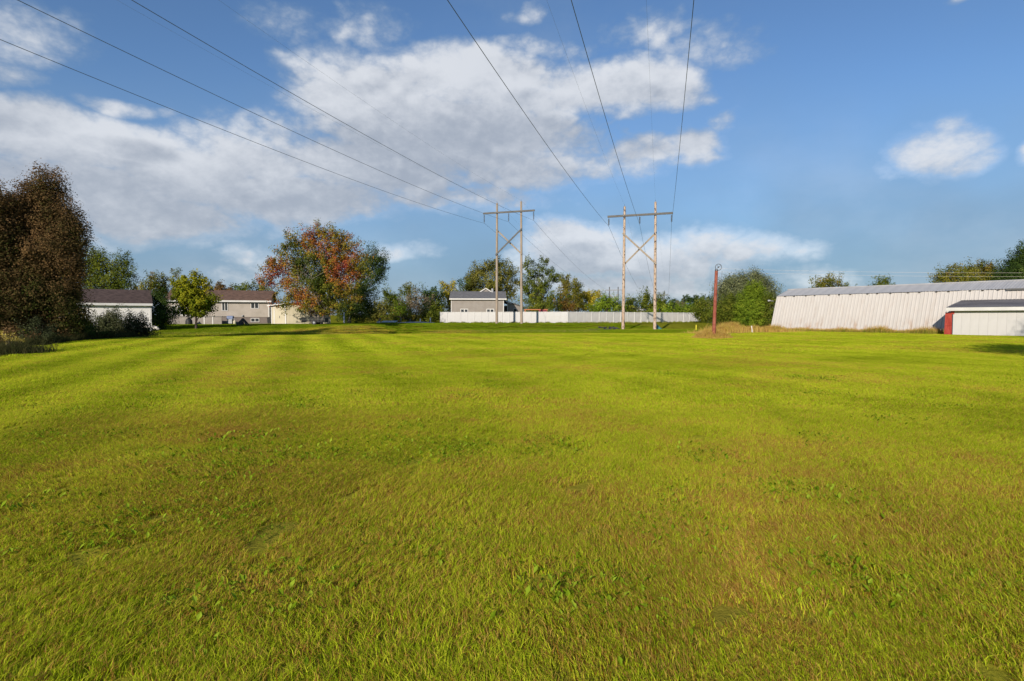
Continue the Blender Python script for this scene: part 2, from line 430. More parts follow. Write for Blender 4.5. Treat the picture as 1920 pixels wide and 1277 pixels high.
def grass_nodes(name, blade):
    m = bpy.data.materials.new(name); m.use_nodes = True
    t = m.node_tree; t.nodes.clear(); N = NT(t)
    ge = N.new('ShaderNodeNewGeometry'); pos = ge.outputs['Position']
    def attr(n, typ):
        a = N.new('ShaderNodeAttribute'); a.attribute_name = n; a.attribute_type = typ; return a.outputs['Fac']
    typ = 'INSTANCER' if blade else 'GEOMETRY'
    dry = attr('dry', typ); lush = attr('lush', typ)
    flat = N.v('MULTIPLY', pos, (1, 1, 0))
    n1 = N.noise(flat, .16, 4, .6)
    n2 = N.noise(flat, 1.1, 6, .68)
    n3 = N.noise(flat, 5.0, 4, .6)
    # mowing stripes: light on blades bent each way, put into the grass colour
    s = N.new('ShaderNodeSeparateXYZ'); N.link(N.v('ADD', flat, N.v('MULTIPLY', N.v('SUBTRACT', N.noise(flat, .08, 2, .5, out='Color'), (.5, .5, .5)), (1.6, 1.6, 0))), s.inputs[0])
    q = N.m('ADD', N.m('MULTIPLY', s.outputs[0], .94), N.m('MULTIPLY', s.outputs[1], .34))
    stripe = N.m('SINE', N.m('MULTIPLY', q, 2 * math.pi / 2.6))
    left = N.sstep(N.m('ADD', s.outputs[0], N.m('MULTIPLY', s.outputs[1], .12)), -1, -7)
    stripe = N.m('MULTIPLY', stripe, N.m('MULTIPLY_ADD', left, .10, .05))
    if blade:
        ti = attr('tint', 'GEOMETRY')
        val = N.m('ADD', N.m('MULTIPLY', ti, .75), N.m('MULTIPLY_ADD', n2, .75, -.24))
    else:
        nn = N.noise(flat, 22.0, 6, .7)
        val = N.m('ADD', N.m('MULTIPLY', nn, .55), N.m('MULTIPLY', n3, .35))
    val = N.m('ADD', val, stripe)
    val = N.m('ADD', val, N.m('MULTIPLY_ADD', n1, .7, -.32))
    r = N.new('ShaderNodeValToRGB'); N.link(val, r.inputs[0])
    cols = [(0, (.11, .16, .003)), (.28, (.24, .335, .007)), (.52, (.43, .515, .022)), (.78, (.58, .63, .04)), (1, (.66, .62, .04))]
    e = r.color_ramp.elements; e[0].position = 0; e[0].color = (*cols[0][1], 1); e[1].position = 1; e[1].color = (*cols[-1][1], 1)
    for p, c in cols[1:-1]:
        k = e.new(p); k.color = (*c, 1)
    col = r.outputs[0]
    # straw: dead blades among the green, more of them in the dry patches
    patch = N.sstep(N.m('ADD', N.m('MULTIPLY', n1, .6), N.m('MULTIPLY', n2, .5)), .52, .66)
    if blade:
        dead = attr('dead', 'GEOMETRY')
        lim = N.m('ADD', N.m('ADD', N.m('MULTIPLY', patch, .40), .06), N.m('MULTIPLY', dry, .45))
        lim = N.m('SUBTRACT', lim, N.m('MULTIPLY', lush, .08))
        isd = N.m('LESS_THAN', dead, lim)
        straw = N.mixc(ti, (.20, .085, .008), (.62, .42, .10))
        col = N.mixc(isd, col, straw)
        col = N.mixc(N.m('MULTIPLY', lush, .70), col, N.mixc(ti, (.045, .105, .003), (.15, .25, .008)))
    else:
        col = N.mixc(N.m('MULTIPLY', patch, .3), col, (.17, .12, .022))
        col = N.mixc(N.m('MULTIPLY', dry, .6), col, (.26, .19, .045))
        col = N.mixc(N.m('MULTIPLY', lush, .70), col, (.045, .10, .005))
        col = N.mixc(.45, col, (.20, .13, .02))
    df = N.new('ShaderNodeBsdfDiffuse'); N.link(col, df.inputs[0])
    if blade:
        tr = N.new('ShaderNodeBsdfTranslucent'); N.link(col, tr.inputs[0])
        mx = N.new('ShaderNodeMixShader'); mx.inputs[0].default_value = .42
        N.link(df.outputs[0], mx.inputs[1]); N.link(tr.outputs[0], mx.inputs[2]); out = mx.outputs[0]
    else:
        bn = N.new('ShaderNodeBump'); bn.inputs['Strength'].default_value = .8; bn.inputs['Distance'].default_value = .05
        N.link(N.noise(flat, 14.0, 6, .7), bn.inputs['Height']); N.link(bn.outputs[0], df.inputs['Normal']); out = df.outputs[0]
    o = N.new('ShaderNodeOutputMaterial'); N.link(out, o.inputs[0])
    return m
M['ground'] = grass_nodes('ground_turf', False)
M['blade'] = grass_nodes('grass_blade', True)

xs = np.unique(np.concatenate([[-3500, -2000, -1200, -700, -400, -250, -170, -130, -105], np.arange(-90, 91, 1.0), [105, 130, 170, 250, 400, 700, 1200, 2000, 3500]]))
ys = np.unique(np.concatenate([[-3500, -2000, -1200, -700, -400, -200, -100, -50, -25, -12], np.arange(-6, 40, 1.5), np.arange(40, 96, .6), np.arange(96, 140, 2.0), [150, 170, 200, 260, 350, 500, 800, 1300, 2200, 3500]]))
gxx, gyy = np.meshgrid(xs, ys)
gz = terrain(gxx, gyy)
gv = np.stack([gxx.ravel(), gyy.ravel(), gz.ravel()], 1)
nx, ny = len(xs), len(ys)
ii, jj = np.meshgrid(np.arange(nx - 1), np.arange(ny - 1))
a0 = (jj * nx + ii).ravel()
gf = np.stack([a0, a0 + 1, a0 + 1 + nx, a0 + nx], 1)

def npmesh(name, verts, faces, mat, attrs=None, smooth=True):
    """mesh from arrays; faces (n,k) all of one size"""
    me = bpy.data.meshes.new(name)
    n, k = faces.shape
    me.vertices.add(len(verts)); me.vertices.foreach_set('co', np.ascontiguousarray(verts, np.float32).ravel())
    me.loops.add(n * k); me.loops.foreach_set('vertex_index', np.ascontiguousarray(faces, np.int32).ravel())
    me.polygons.add(n); me.polygons.foreach_set('loop_start', np.arange(0, n * k, k, dtype=np.int32))
    me.polygons.foreach_set('loop_total', np.full(n, k, np.int32))
    me.polygons.foreach_set('use_smooth', np.full(n, smooth, bool))
    for an, av in (attrs or {}).items():
        at_ = me.attributes.new(an, 'FLOAT', 'POINT'); at_.data.foreach_set('value', np.ascontiguousarray(av, np.float32))
    me.update(calc_edges=True)
    if mat is not None: me.materials.append(mat)
    return me
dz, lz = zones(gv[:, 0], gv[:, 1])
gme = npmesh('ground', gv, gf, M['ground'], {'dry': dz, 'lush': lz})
ground = bpy.data.objects.new('ground', gme); link(ground); tag(ground, 'grassy ground rolling from the mown field to the far bank', None, None, 'structure')

# ------------------------------------------------------------------ lawn of real blades
def blade_patch(name, size, n, hmin, hmax, w, lean, seed):
    g = np.random.default_rng(seed)
    x = (g.random(n) - .5) * size; y = (g.random(n) - .5) * size
    # blades stand in loose tufts
    nt = max(12, int(n / 22)); tx = (g.random(nt) - .5) * size; ty = (g.random(nt) - .5) * size
    k = g.integers(0, nt, n); mixm = g.random(n) < .6
    x = np.where(mixm, tx[k] + g.normal(0, size * .02, n), x); y = np.where(mixm, ty[k] + g.normal(0, size * .02, n), y)
    h = hmin + (hmax - hmin) * g.random(n) ** 1.6
    th = g.normal(0, 1.15, n)
    ln = lean * (0.25 + 1.1 * g.random(n)) * h
    dx, dy = np.cos(th), np.sin(th)
    ph = g.random(n) * np.pi
    wx, wy = np.cos(ph) * w * (.6 + .7 * g.random(n)) / 2, 0
    wv = w * (.6 + .7 * g.random(n)) / 2
    wx = np.cos(ph) * wv; wy = np.sin(ph) * wv
    z0 = -.01
    b0 = np.stack([x - wx, y - wy, np.full(n, z0)], 1); b1 = np.stack([x + wx, y + wy, np.full(n, z0)], 1)
    mxx, myy = x + dx * ln * .35, y + dy * ln * .35
    m0 = np.stack([mxx - wx * .8, myy - wy * .8, h * .6], 1); m1 = np.stack([mxx + wx * .8, myy + wy * .8, h * .6], 1)
    tp = np.stack([x + dx * ln, y + dy * ln, h * (1 - .12 * g.random(n))], 1)
    v = np.stack([b0, b1, m1, m0, tp], 1).reshape(-1, 3)
    i = np.arange(n) * 5
    f = np.concatenate([np.stack([i, i + 1, i + 2], 1), np.stack([i, i + 2, i + 3], 1), np.stack([i + 3, i + 2, i + 4], 1)])
    tint = np.repeat(np.clip(g.normal(.5, .25, n), 0, 1), 5); dead = np.repeat(g.random(n), 5)
    me = npmesh(name, v, f, M['blade'], {'tint': tint, 'dead': dead}, smooth=False)
    return me

def instance_field(name, meshes, pts, rot, scl, vid, label):
    col = bpy.data.collections.new(name + '_tufts')
    for i, me in enumerate(meshes):
        o = bpy.data.objects.new('grass_tuft_%02d' % i, me); col.objects.link(o)
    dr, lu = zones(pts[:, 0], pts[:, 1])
    me = bpy.data.meshes.new(name)
    me.vertices.add(len(pts)); me.vertices.foreach_set('co', np.ascontiguousarray(pts, np.float32).ravel())
    for an, av in (('rot', rot), ('scl', scl), ('dry', dr), ('lush', lu)):
        q = me.attributes.new(an, 'FLOAT', 'POINT'); q.data.foreach_set('value', np.ascontiguousarray(av, np.float32))
    q = me.attributes.new('vid', 'INT', 'POINT'); q.data.foreach_set('value', np.ascontiguousarray(vid, np.int32))
    me.update()
    o = bpy.data.objects.new(name, me); link(o); tag(o, label, None, None, 'stuff')
    ng = bpy.data.node_groups.new(name + '_scatter', 'GeometryNodeTree')
    ng.interface.new_socket('Geometry', in_out='INPUT', socket_type='NodeSocketGeometry')
    ng.interface.new_socket('Geometry', in_out='OUTPUT', socket_type='NodeSocketGeometry')
    n = ng.nodes; gi = n.new('NodeGroupInput'); go = n.new('NodeGroupOutput')
    ip = n.new('GeometryNodeInstanceOnPoints'); ci = n.new('GeometryNodeCollectionInfo')
    ci.inputs['Collection'].default_value = col; ci.inputs['Separate Children'].default_value = True; ci.inputs['Reset Children'].default_value = True
    def na(nm, ty):
        a = n.new('GeometryNodeInputNamedAttribute'); a.data_type = ty; a.inputs['Name'].default_value = nm; return a.outputs['Attribute']
    cx = n.new('ShaderNodeCombineXYZ'); ng.links.new(na('rot', 'FLOAT'), cx.inputs[2])
    e2r = n.new('FunctionNodeEulerToRotation'); ng.links.new(cx.outputs[0], e2r.inputs[0])
    ng.links.new(gi.outputs[0], ip.inputs['Points']); ng.links.new(ci.outputs[0], ip.inputs['Instance'])
    ip.inputs['Pick Instance'].default_value = True
    ng.links.new(na('vid', 'INT'), ip.inputs['Instance Index']); ng.links.new(e2r.outputs[0], ip.inputs['Rotation'])
    ng.links.new(na('scl', 'FLOAT'), ip.inputs['Scale'])
    ng.links.new(ip.outputs[0], go.inputs[0])
    md = o.modifiers.new('scatter', 'NODES'); md.node_group = ng
    return o

def lawn(name, y0, y1, step, meshes, label, half=1.02, pad=6.5, smin=.78, smax=1.32, rmask=None):
    Ys = np.arange(y0, y1, step); P = []
    for y in Ys:
        hw = half * max(y, 0) + pad
        X = np.arange(-hw, hw, step); P.append(np.stack([X, np.full_like(X, y)], 1))
    P = np.concatenate(P); P += (rng.random(P.shape) - .5) * step * .9
    if rmask is not None: P = P[rmask(P[:, 0], P[:, 1])]
    pts = np.column_stack([P, terrain(P[:, 0], P[:, 1])])
    n = len(pts); X, Y = P[:, 0], P[:, 1]
    lie = 1.7 * np.sin(X * .55 + 1.2 * np.sin(Y * .41)) + 1.5 * np.sin(Y * .63 + 1.4 * np.sin(X * .37 + 2)) + .7     # how the grass lies, drifting over the field
    tall = .5 + .5 * np.sin(X * 1.31 + 2.1 * np.sin(Y * .83 + 1)) * np.sin(Y * 1.57 + 1.7 * np.sin(X * .71))
    return instance_field(name, meshes, pts, lie + rng.normal(0, .45, n), smin + (smax - smin) * np.clip(.65 * tall + .35 * rng.random(n), 0, 1), rng.integers(0, len(meshes), n), label)
def open_ground(X, Y):
    keep = ~((X - 30.8) * .808 + (Y - 68) * .589 > -1.0)        # not under the barn and shed
    keep |= Y < 40
    return keep & ~((X < -26) & (Y < 45) & (X * 1.0 < -.82 * Y + 1))
near_m = [blade_patch('near_tuft', .5, 3000, .014, .066, .0036, 1.15, 100 + k) for k in range(8)]
mid_m = [blade_patch('mid_tuft', 1.0, 4200, .018, .062, .0066, 1.0, 200 + k) for k in range(5)]
far_m = [blade_patch('far_tuft', 2.0, 3600, .028, .07, .020, .7, 300 + k) for k in range(5)]
lawn('lawn_grass', -2.5, 9.5, .36, near_m, 'short mown lawn grass in the foreground, green mixed with straw')
lawn('lawn_grass', 9.3, 26, .68, mid_m, 'bright yellow green mown lawn across the middle of the field')
lawn('lawn_grass', 25.5, 96, 1.35, far_m, 'sunlit mown grass at the far side of the field and on the bank', rmask=open_ground)

# broad-leaved weeds in the lawn (clover, plantain, dandelion)
def weed_patch(name, n, seed, r=.22):
    g = np.random.default_rng(seed)
    c = g.normal(0, r, (n, 2)); L = .016 + .030 * g.random(n); th = g.random(n) * 2 * np.pi
    zz = .012 + .03 * g.random(n); ti = .75 + g.normal(0, .45, n)
    d = np.stack([np.cos(th), np.sin(th), np.sin(ti) * 1.1], 1); s = np.stack([-np.sin(th), np.cos(th), np.zeros(n)], 1)
    o = np.column_stack([c, zz]); w = L * .33
    p = [o, o + d * (L * .5)[:, None] + s * w[:, None] + [0, 0, .006], o + d * L[:, None], o + d * (L * .5)[:, None] - s * w[:, None] + [0, 0, .006]]
    v = np.stack(p, 1).reshape(-1, 3); i = np.arange(n) * 4
    f = np.stack([i, i + 1, i + 2, i + 3], 1)
    return npmesh(name, v, f, M['weed'], {'tint': np.repeat(g.random(n), 4)}, smooth=False)
M['weed'] = leafmat('weed_leaf', [(.08, .14, .005), (.16, .25, .010), (.28, .38, .03)], .3)
wm = [weed_patch('weed_tuft', 110, 400 + k) for k in range(4)]
wp = []
for cx_, cy_, n_, sp in ((-3.0, 6.3, 8, .8), (-.9, 6.4, 10, .7), (-2.0, 4.5, 4, .4), (.35, 6.9, 5, .5), (-.7, 3.9, 3, .25), (2.3, 3.7, 4, .4), (1.9, 5.0, 3, .3), (-1.4, 3.0, 3, .2), (.2, 3.1, 3, .3), (-4.4, 10, 8, 1.5), (1, 12, 6, 3)):
    for k in range(n_): wp.append((random.gauss(cx_, sp), random.gauss(cy_, sp * .6)))
for k in range(60):
    y = random.uniform(3, 16); wp.append((random.uniform(-.9, .9) * y, y))
wp = np.array(wp); wpts = np.column_stack([wp, terrain(wp[:, 0], wp[:, 1])])
instance_field('lawn_weeds', wm, wpts, rng.random(len(wp)) * 6.28, .6 + .6 * rng.random(len(wp)), rng.integers(0, 4, len(wp)), 'low broad leaved weeds and clover scattered in the lawn')

# ------------------------------------------------------------------ trees
def leaves_mesh(pos, size, g, tint, mat, name, droop=0.0, up=.4, face=None):
    n = len(pos)
    if face is not None:        # leaves turn their upper side outwards and to the light, as on a real bough
        nn = face + g.normal(0, .55, (n, 3)); nn[:, 2] += .35; nn /= np.linalg.norm(nn, axis=1)[:, None] + 1e-6
        a = g.normal(size=(n, 3)); a[:, 2] -= .4 + droop * 2.2
        a -= nn * (a * nn).sum(1)[:, None]; a /= np.linalg.norm(a, axis=1)[:, None] + 1e-6
        b = np.cross(nn, a)
        L = size * (.6 + .8 * g.random(n)); w = L * .34
        mid = pos + a * (L * .5)[:, None]
        v = np.stack([pos, mid + b * w[:, None], pos + a * L[:, None], mid - b * w[:, None]], 1).reshape(-1, 3)
        i = np.arange(n) * 4
        return npmesh(name, v, np.stack([i, i + 1, i + 2, i + 3], 1), mat, {'tint': np.repeat(tint, 4)}, smooth=False)
    a = g.normal(size=(n, 3)); a[:, 2] -= droop * 2
    a /= np.linalg.norm(a, axis=1)[:, None]
    b = g.normal(size=(n, 3)); b[:, 2] *= (1 - up); b -= a * (a * b).sum(1)[:, None]; b /= np.linalg.norm(b, axis=1)[:, None] + 1e-6
    L = size * (.6 + .8 * g.random(n)); w = L * .34
    p0 = pos; p2 = pos + a * L[:, None]; mid = pos + a * (L * .5)[:, None]
    v = np.stack([p0, mid + b * w[:, None], p2, mid - b * w[:, None]], 1).reshape(-1, 3)
    i = np.arange(n) * 4
    f = np.stack([i, i + 1, i + 2, i + 3], 1)
    return npmesh(name, v, f, mat, {'tint': np.repeat(tint, 4)}, smooth=False)

TREES = []
def tree(name, label, Y, base_px, lobes, mat, leaf=None, layers=5.5, clump=None, trunk=.18, trunks=1, bark='bark', cat='tree', group=None,
         tintf=None, limbs=22, droop=0.0, spray=1.6, depth=.9, seed=None, low=0.0, trunk_vis=True, shell=.45, basez=None, parts=('trunk', 'branches', 'crown')):
    """lobes: (px, py, rx, ry) of the crown's masses as seen from the field, at distance Y; each becomes a real ellipsoid"""
    seed = seed if seed is not None else int(abs(base_px) * 13 + Y * 7) % 99991
    g = np.random.default_rng(seed); rr = random.Random(seed)
    k = Y / F
    bx = gx(base_px, Y); bz = tz(bx, Y) if basez is None else basez
    root = thing(name, label, cat, (bx, Y, bz), 0, group)
    E = []
    for (px, py, rx, ry) in lobes:
        p = at(px, py, Y)
        E.append((p.x - bx, rr.uniform(-.35, .35) * rx * k * depth, p.z - bz, rx * k, rx * k * depth, ry * k))
    E = np.array(E)
    leaf = leaf or max(.12, Y * .0021)
    clump = (clump or max(.35, .16 * float(np.mean(E[:, 3])) + .25)) * 1.15
    area = math.pi * E[:, 3] * E[:, 5]
    nl = (area * layers * 1.45 / (.34 * leaf * leaf)).astype(int)
    per = 105
    cen = []; axis = []; lob = []
    for e, q in zip(E, nl):
        nc = max(3, int(q / per))
        d = g.normal(size=(nc, 3)); d /= np.linalg.norm(d, axis=1)[:, None]
        r = g.random(nc) ** shell
        c = e[:3] + d * r[:, None] * e[3:6]
        ax = d + np.array([0, 0, .55 - droop * 1.6]); ax /= np.linalg.norm(ax, axis=1)[:, None]
        cen.append(c); axis.append(ax)
    cen = np.concatenate(cen); axis = np.concatenate(axis)
    cen[:, 2] = np.maximum(cen[:, 2], low + .1)
    nc = len(cen)
    ci = np.repeat(np.arange(nc), per)
    keep = g.random(len(ci)) < np.repeat(.45 + .55 * g.random(nc), per)
    ci = ci[keep]; n = len(ci)
    t = g.random(n)
    cl = clump * (.6 + .8 * g.random(nc))
    off = np.clip(g.normal(size=(n, 3)), -1.5, 1.5) * (cl[ci] * (.46 - .26 * t))[:, None]
    pos = cen[ci] + axis[ci] * ((t - .35) * cl[ci] * spray)[:, None] + off
    pos[:, 2] = np.maximum(pos[:, 2], low)
    ctint = g.normal(0, .22, nc)
    if tintf is not None:
        base = tintf(pos, E, g)
        tint = np.clip(base + ctint[ci] * .75 + g.normal(0, .06, n), 0, 1)
    else:
        tint = np.clip(.5 + ctint[ci] + g.normal(0, .09, n), 0, 1)
    ctr = np.average(E[:, :3], axis=0, weights=area)
    fo = pos - ctr; fo /= np.linalg.norm(fo, axis=1)[:, None] + 1e-6
    fl_ = off / (np.linalg.norm(off, axis=1)[:, None] + 1e-6)
    me = leaves_mesh(pos, leaf, g, tint, mat, 'crown', droop, face=.55 * fo + .65 * fl_ + .25 * axis[ci])
    if 'crown' in parts:
        o = bpy.data.objects.new('crown', me); link(o, root)
    # trunk and limbs
    cz = float(np.average(E[:, 2], weights=area)); cxx = float(np.average(E[:, 0], weights=area))
    top = float((E[:, 2] + E[:, 5]).max())
    tb = MB(); bb = MB()
    bm = M[bark]
    stems = []
    for s in range(trunks):
        ox = (s - (trunks - 1) / 2) * trunk * 1.5
        ex = cxx * .8 + (s - (trunks - 1) / 2) * top * .22; ey = rr.uniform(-.1, .1) * top
        ht = top * rr.uniform(.78, .88)
        pts = []; rads = []
        for i in range(7):
            f = i / 6
            pts.append((ox + (ex - ox) * f ** 1.3 + rr.uniform(-1, 1) * .02 * top * (f > 0), ey * f + rr.uniform(-1, 1) * .02 * top * (f > 0), -.1 + (ht + .1) * f))
            rads.append(trunk * (1.25 if i == 0 else 1) * (1 - f * .86))
        tb.tube(pts, rads, 7); stems.append((pts, rads))
    if trunk_vis and 'trunk' in parts: tb.build('trunk', bm, root)
    idx = g.permutation(nc)[:limbs]
    for i in idx:
        pts, rads = stems[rr.randrange(trunks)]
        c = cen[i]
        zt = np.clip(c[2] * rr.uniform(.35, .7), pts[1][2] * .8, pts[5][2])
        zs = [p[2] for p in pts]
        st = np.array([np.interp(zt, zs, [p[0] for p in pts]), np.interp(zt, zs, [p[1] for p in pts]), zt])
        r0 = float(np.interp(zt, zs, rads)) * .5
        en = c + axis[i] * cl[i] * .5
        mid = st * .5 + en * .5 + np.array([rr.uniform(-.1, .1), rr.uniform(-.1, .1), .06 + .1 * rr.random()]) * np.linalg.norm(en - st)
        q = [st, st * .6 + mid * .4 + g.normal(0, .04, 3), mid, mid * .45 + en * .55 + g.normal(0, .05, 3), en]
        bb.tube(q, [r0, r0 * .8, r0 * .6, r0 * .4, max(.008, r0 * .15)], 5, caps=False)
    if 'branches' in parts: bb.build('branches', bm, root)
    TREES.append(root)
    return root

L_brown = leafmat('leaf_brown', [(.022, .030, .007), (.038, .030, .011), (.062, .040, .018), (.088, .053, .024), (.115, .070, .032)], .3, gain=2.2)
L_green = leafmat('leaf_green', [(.022, .032, .005), (.042, .058, .008), (.075, .090, .012), (.125, .125, .018)], .3, gain=1.9)
L_dark = leafmat('leaf_dark', [(.010, .020, .006), (.020, .036, .009), (.036, .055, .012), (.06, .08, .02)], .25, gain=1.9)
L_yellow = leafmat('leaf_yellow', [(.075, .085, .010), (.15, .14, .012), (.24, .20, .018), (.33, .25, .03)], .35, gain=1.9)
L_maple_y = leafmat('leaf_yellowgreen', [(.030, .052, .006), (.075, .095, .008), (.15, .15, .010), (.25, .21, .015)], .35, gain=1.9)
L_maple = leafmat('leaf_maple', [(.030, .042, .008), (.070, .078, .012), (.14, .125, .016), (.20, .10, .02), (.19, .055, .022), (.14, .030, .025)], .35, gain=1.9)
L_olive = leafmat('leaf_olive', [(.035, .040, .010), (.065, .068, .014), (.105, .10, .02), (.15, .13, .03)], .3, gain=1.9)
L_mix = leafmat('leaf_mixed', [(.028, .040, .008), (.060, .070, .012), (.11, .10, .015), (.15, .095, .022)], .3, gain=1.9)
L_grey = leafmat('leaf_greygreen', [(.030, .038, .018), (.055, .066, .030), (.095, .105, .050), (.15, .155, .085)], .3, gain=1.9)
L_shrub = leafmat('leaf_shrub', [(.024, .030, .014), (.042, .052, .022), (.075, .085, .040), (.13, .135, .072)], .3, gain=1.15)
L_russet = leafmat('leaf_russet', [(.055, .050, .012), (.10, .070, .018), (.17, .095, .022), (.22, .12, .03)], .3, gain=1.25)
L_bright = leafmat('leaf_brightgreen', [(.030, .055, .006), (.060, .095, .009), (.10, .14, .012), (.15, .18, .018)], .3, gain=1.9)
L_twig = leafmat('leaf_twiggy', [(.06, .05, .03), (.10, .08, .05), (.14, .11, .075)], .2, gain=1.9)

# --- left edge: tall brown tree, its neighbours and the scrub
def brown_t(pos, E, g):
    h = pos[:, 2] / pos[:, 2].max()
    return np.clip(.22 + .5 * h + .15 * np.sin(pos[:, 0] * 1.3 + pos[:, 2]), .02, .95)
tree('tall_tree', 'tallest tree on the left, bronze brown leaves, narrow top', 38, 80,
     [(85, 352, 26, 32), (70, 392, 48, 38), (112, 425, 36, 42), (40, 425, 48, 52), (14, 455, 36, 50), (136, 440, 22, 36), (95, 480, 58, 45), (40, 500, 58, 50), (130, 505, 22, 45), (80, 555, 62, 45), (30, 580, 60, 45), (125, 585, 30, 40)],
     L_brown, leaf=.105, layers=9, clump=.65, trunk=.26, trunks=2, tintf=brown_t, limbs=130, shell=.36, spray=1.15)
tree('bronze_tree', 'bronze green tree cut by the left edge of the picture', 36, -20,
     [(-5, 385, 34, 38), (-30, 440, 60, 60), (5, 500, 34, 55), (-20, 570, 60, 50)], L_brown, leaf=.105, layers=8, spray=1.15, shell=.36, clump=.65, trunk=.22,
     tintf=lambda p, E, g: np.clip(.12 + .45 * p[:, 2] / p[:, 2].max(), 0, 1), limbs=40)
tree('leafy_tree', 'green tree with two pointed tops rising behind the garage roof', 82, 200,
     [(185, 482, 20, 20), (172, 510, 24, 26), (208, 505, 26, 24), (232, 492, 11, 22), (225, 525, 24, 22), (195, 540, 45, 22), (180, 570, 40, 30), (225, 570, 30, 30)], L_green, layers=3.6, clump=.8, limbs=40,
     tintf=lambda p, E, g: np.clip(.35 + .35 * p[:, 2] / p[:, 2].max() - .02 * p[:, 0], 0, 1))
tree('bare_sapling', 'thin nearly bare sapling poking up right of the two pointed tree', 84, 253,
     [(253, 535, 8, 20), (250, 555, 10, 12)], L_twig, layers=.8, clump=.4, trunk=.05, limbs=16, bark='twig')
# scrub shrubs
tree('willow_shrub', 'tall grey green shrub growing against the white garage wall', 47, 215,
     [(212, 605, 20, 22), (215, 590, 7, 14), (195, 612, 26, 20), (205, 625, 34, 12), (182, 622, 22, 14)], L_shrub, leaf=.10, layers=4.5, clump=.45, trunk=.05, trunks=3, cat='shrub', spray=1.7, limbs=30, bark='twig')
tree('willow_shrub', 'rounder grey green shrub at the right end of the garage wall', 47, 252,
     [(250, 606, 22, 18), (258, 615, 24, 16), (240, 624, 30, 11), (272, 626, 14, 8)], L_shrub, leaf=.10, layers=4.5, clump=.45, trunk=.05, trunks=3, cat='shrub', spray=1.6, limbs=24, bark='twig')
tree('dark_bramble', 'very dark bramble at the foot of the brown tree beside the garage', 41, 160,
     [(158, 615, 20, 16), (140, 625, 30, 14), (175, 628, 26, 10), (110, 622, 30, 18)], L_dark, leaf=.09, layers=4.5, clump=.4, trunk=.04, trunks=3, cat='shrub', limbs=16)
tree('silvery_shrub', 'silvery green shrub under the brown tree near the lawn edge', 35, 75,
     [(72, 622, 16, 18), (85, 632, 22, 12), (60, 634, 24, 12)], L_shrub, leaf=.08, layers=3.6, clump=.35, trunk=.03, trunks=3, cat='shrub', spray=2.6, limbs=20, bark='twig')
tree('russet_shrub', 'low dark brown shrub at the far left lawn edge', 34, 25,
     [(20, 634, 28, 12), (-5, 632, 26, 15), (44, 641, 22, 7)], L_brown, leaf=.08, layers=3.4, clump=.35, trunk=.03, trunks=3, cat='shrub', spray=2.0, limbs=20, bark='twig')
# out of frame on the left: the same belt of trees goes on and shades the garage
for i, (x, y, h, r_) in enumerate(((-45, 33, 10.5, 4.0), (-52, 40, 11.0, 4.5), (-40, 27, 8.5, 3.5))):
    px_ = CX + F * x / y; k_ = F / y; zt_ = HZ - (h - 1.6) * k_
    tree('hedgerow_tree', ['hedgerow tree nearest beyond the left edge', 'hedgerow tree farthest beyond the left edge', 'small hedgerow tree beyond the left edge'][i], y, px_,
         [(px_, zt_ + r_ * .55 * k_, r_ * .7 * k_, r_ * .55 * k_), (px_ - r_ * .3 * k_, zt_ + r_ * 1.3 * k_, r_ * k_, r_ * .8 * k_), (px_ + r_ * .3 * k_, HZ - r_ * .5 * k_, r_ * k_, r_ * .7 * k_)], L_brown, leaf=.2, layers=.6, limbs=14)

# --- around the brown-roofed house
tree('cedar_bush', 'dark egg shaped evergreen bush between the garage and the house', 64, 303,
     [(303, 572, 17, 22), (304, 592, 19, 20), (296, 602, 12, 12), (300, 556, 10, 9)], L_dark, leaf=.11, layers=6, clump=.5, trunk=.1, cat='bush', shell=.3, limbs=14)
tree('young_maple', 'small round yellow green tree on a thin trunk before the house', 66, 367,
     [(347, 537, 22, 15), (370, 537, 24, 15), (358, 525, 16, 8), (340, 555, 20, 18), (380, 558, 22, 17), (360, 566, 28, 18), (387, 572, 14, 9), (346, 582, 20, 10), (372, 585, 18, 9)], L_maple_y, leaf=.20, layers=7, clump=.5, shell=.36, trunk=.13, limbs=26, low=1.1,
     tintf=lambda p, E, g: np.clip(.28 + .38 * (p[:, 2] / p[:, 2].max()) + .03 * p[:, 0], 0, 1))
tree('thin_tree', 'airy green tree left of the young yellow tree above the roofs', 125, 285,
     [(283, 524, 16, 13), (275, 545, 22, 14), (290, 540, 14, 16)], L_mix, layers=2.6, clump=.9, limbs=26)
tree('thin_tree', 'narrow pointed tree just behind the chimney end of the house', 128, 310,
     [(304, 528, 7, 14), (325, 520, 9, 14), (318, 540, 18, 14), (300, 550, 16, 14)], L_mix, layers=2.6, clump=.9, limbs=26)
tree('bare_tree', 'grey leafless twiggy tree showing over the house ridge', 132, 395,
     [(395, 532, 13, 14), (388, 545, 14, 12)], L_twig, layers=.5, clump=.8, limbs=50, bark='twig', trunk=.12, trunks=3)
tree('roof_line_tree', 'brownish round tree top right above the roof ridge', 132, 413,
     [(411, 536, 10, 9), (412, 548, 12, 10)], L_russet, layers=3, clump=.8, limbs=16)
tree('roof_line_tree', 'dark purple brown shrub top on the house ridge line', 130, 430,
     [(430, 543, 13, 7), (422, 550, 16, 8)], L_brown, layers=4, clump=.8, limbs=12)
tree('roof_line_tree', 'green tree top over the middle of the brown roof', 134, 455,
     [(447, 540, 11, 8), (462, 541, 11, 8), (455, 552, 20, 10)], L_green, layers=3.4, clump=.8, limbs=14)
tree('roof_line_tree', 'paler green tree top over the right end of the brown roof', 136, 485,
     [(480, 542, 13, 8), (492, 544, 10, 8), (500, 556, 26, 14)], L_olive, layers=3.4, clump=.8, limbs=14)
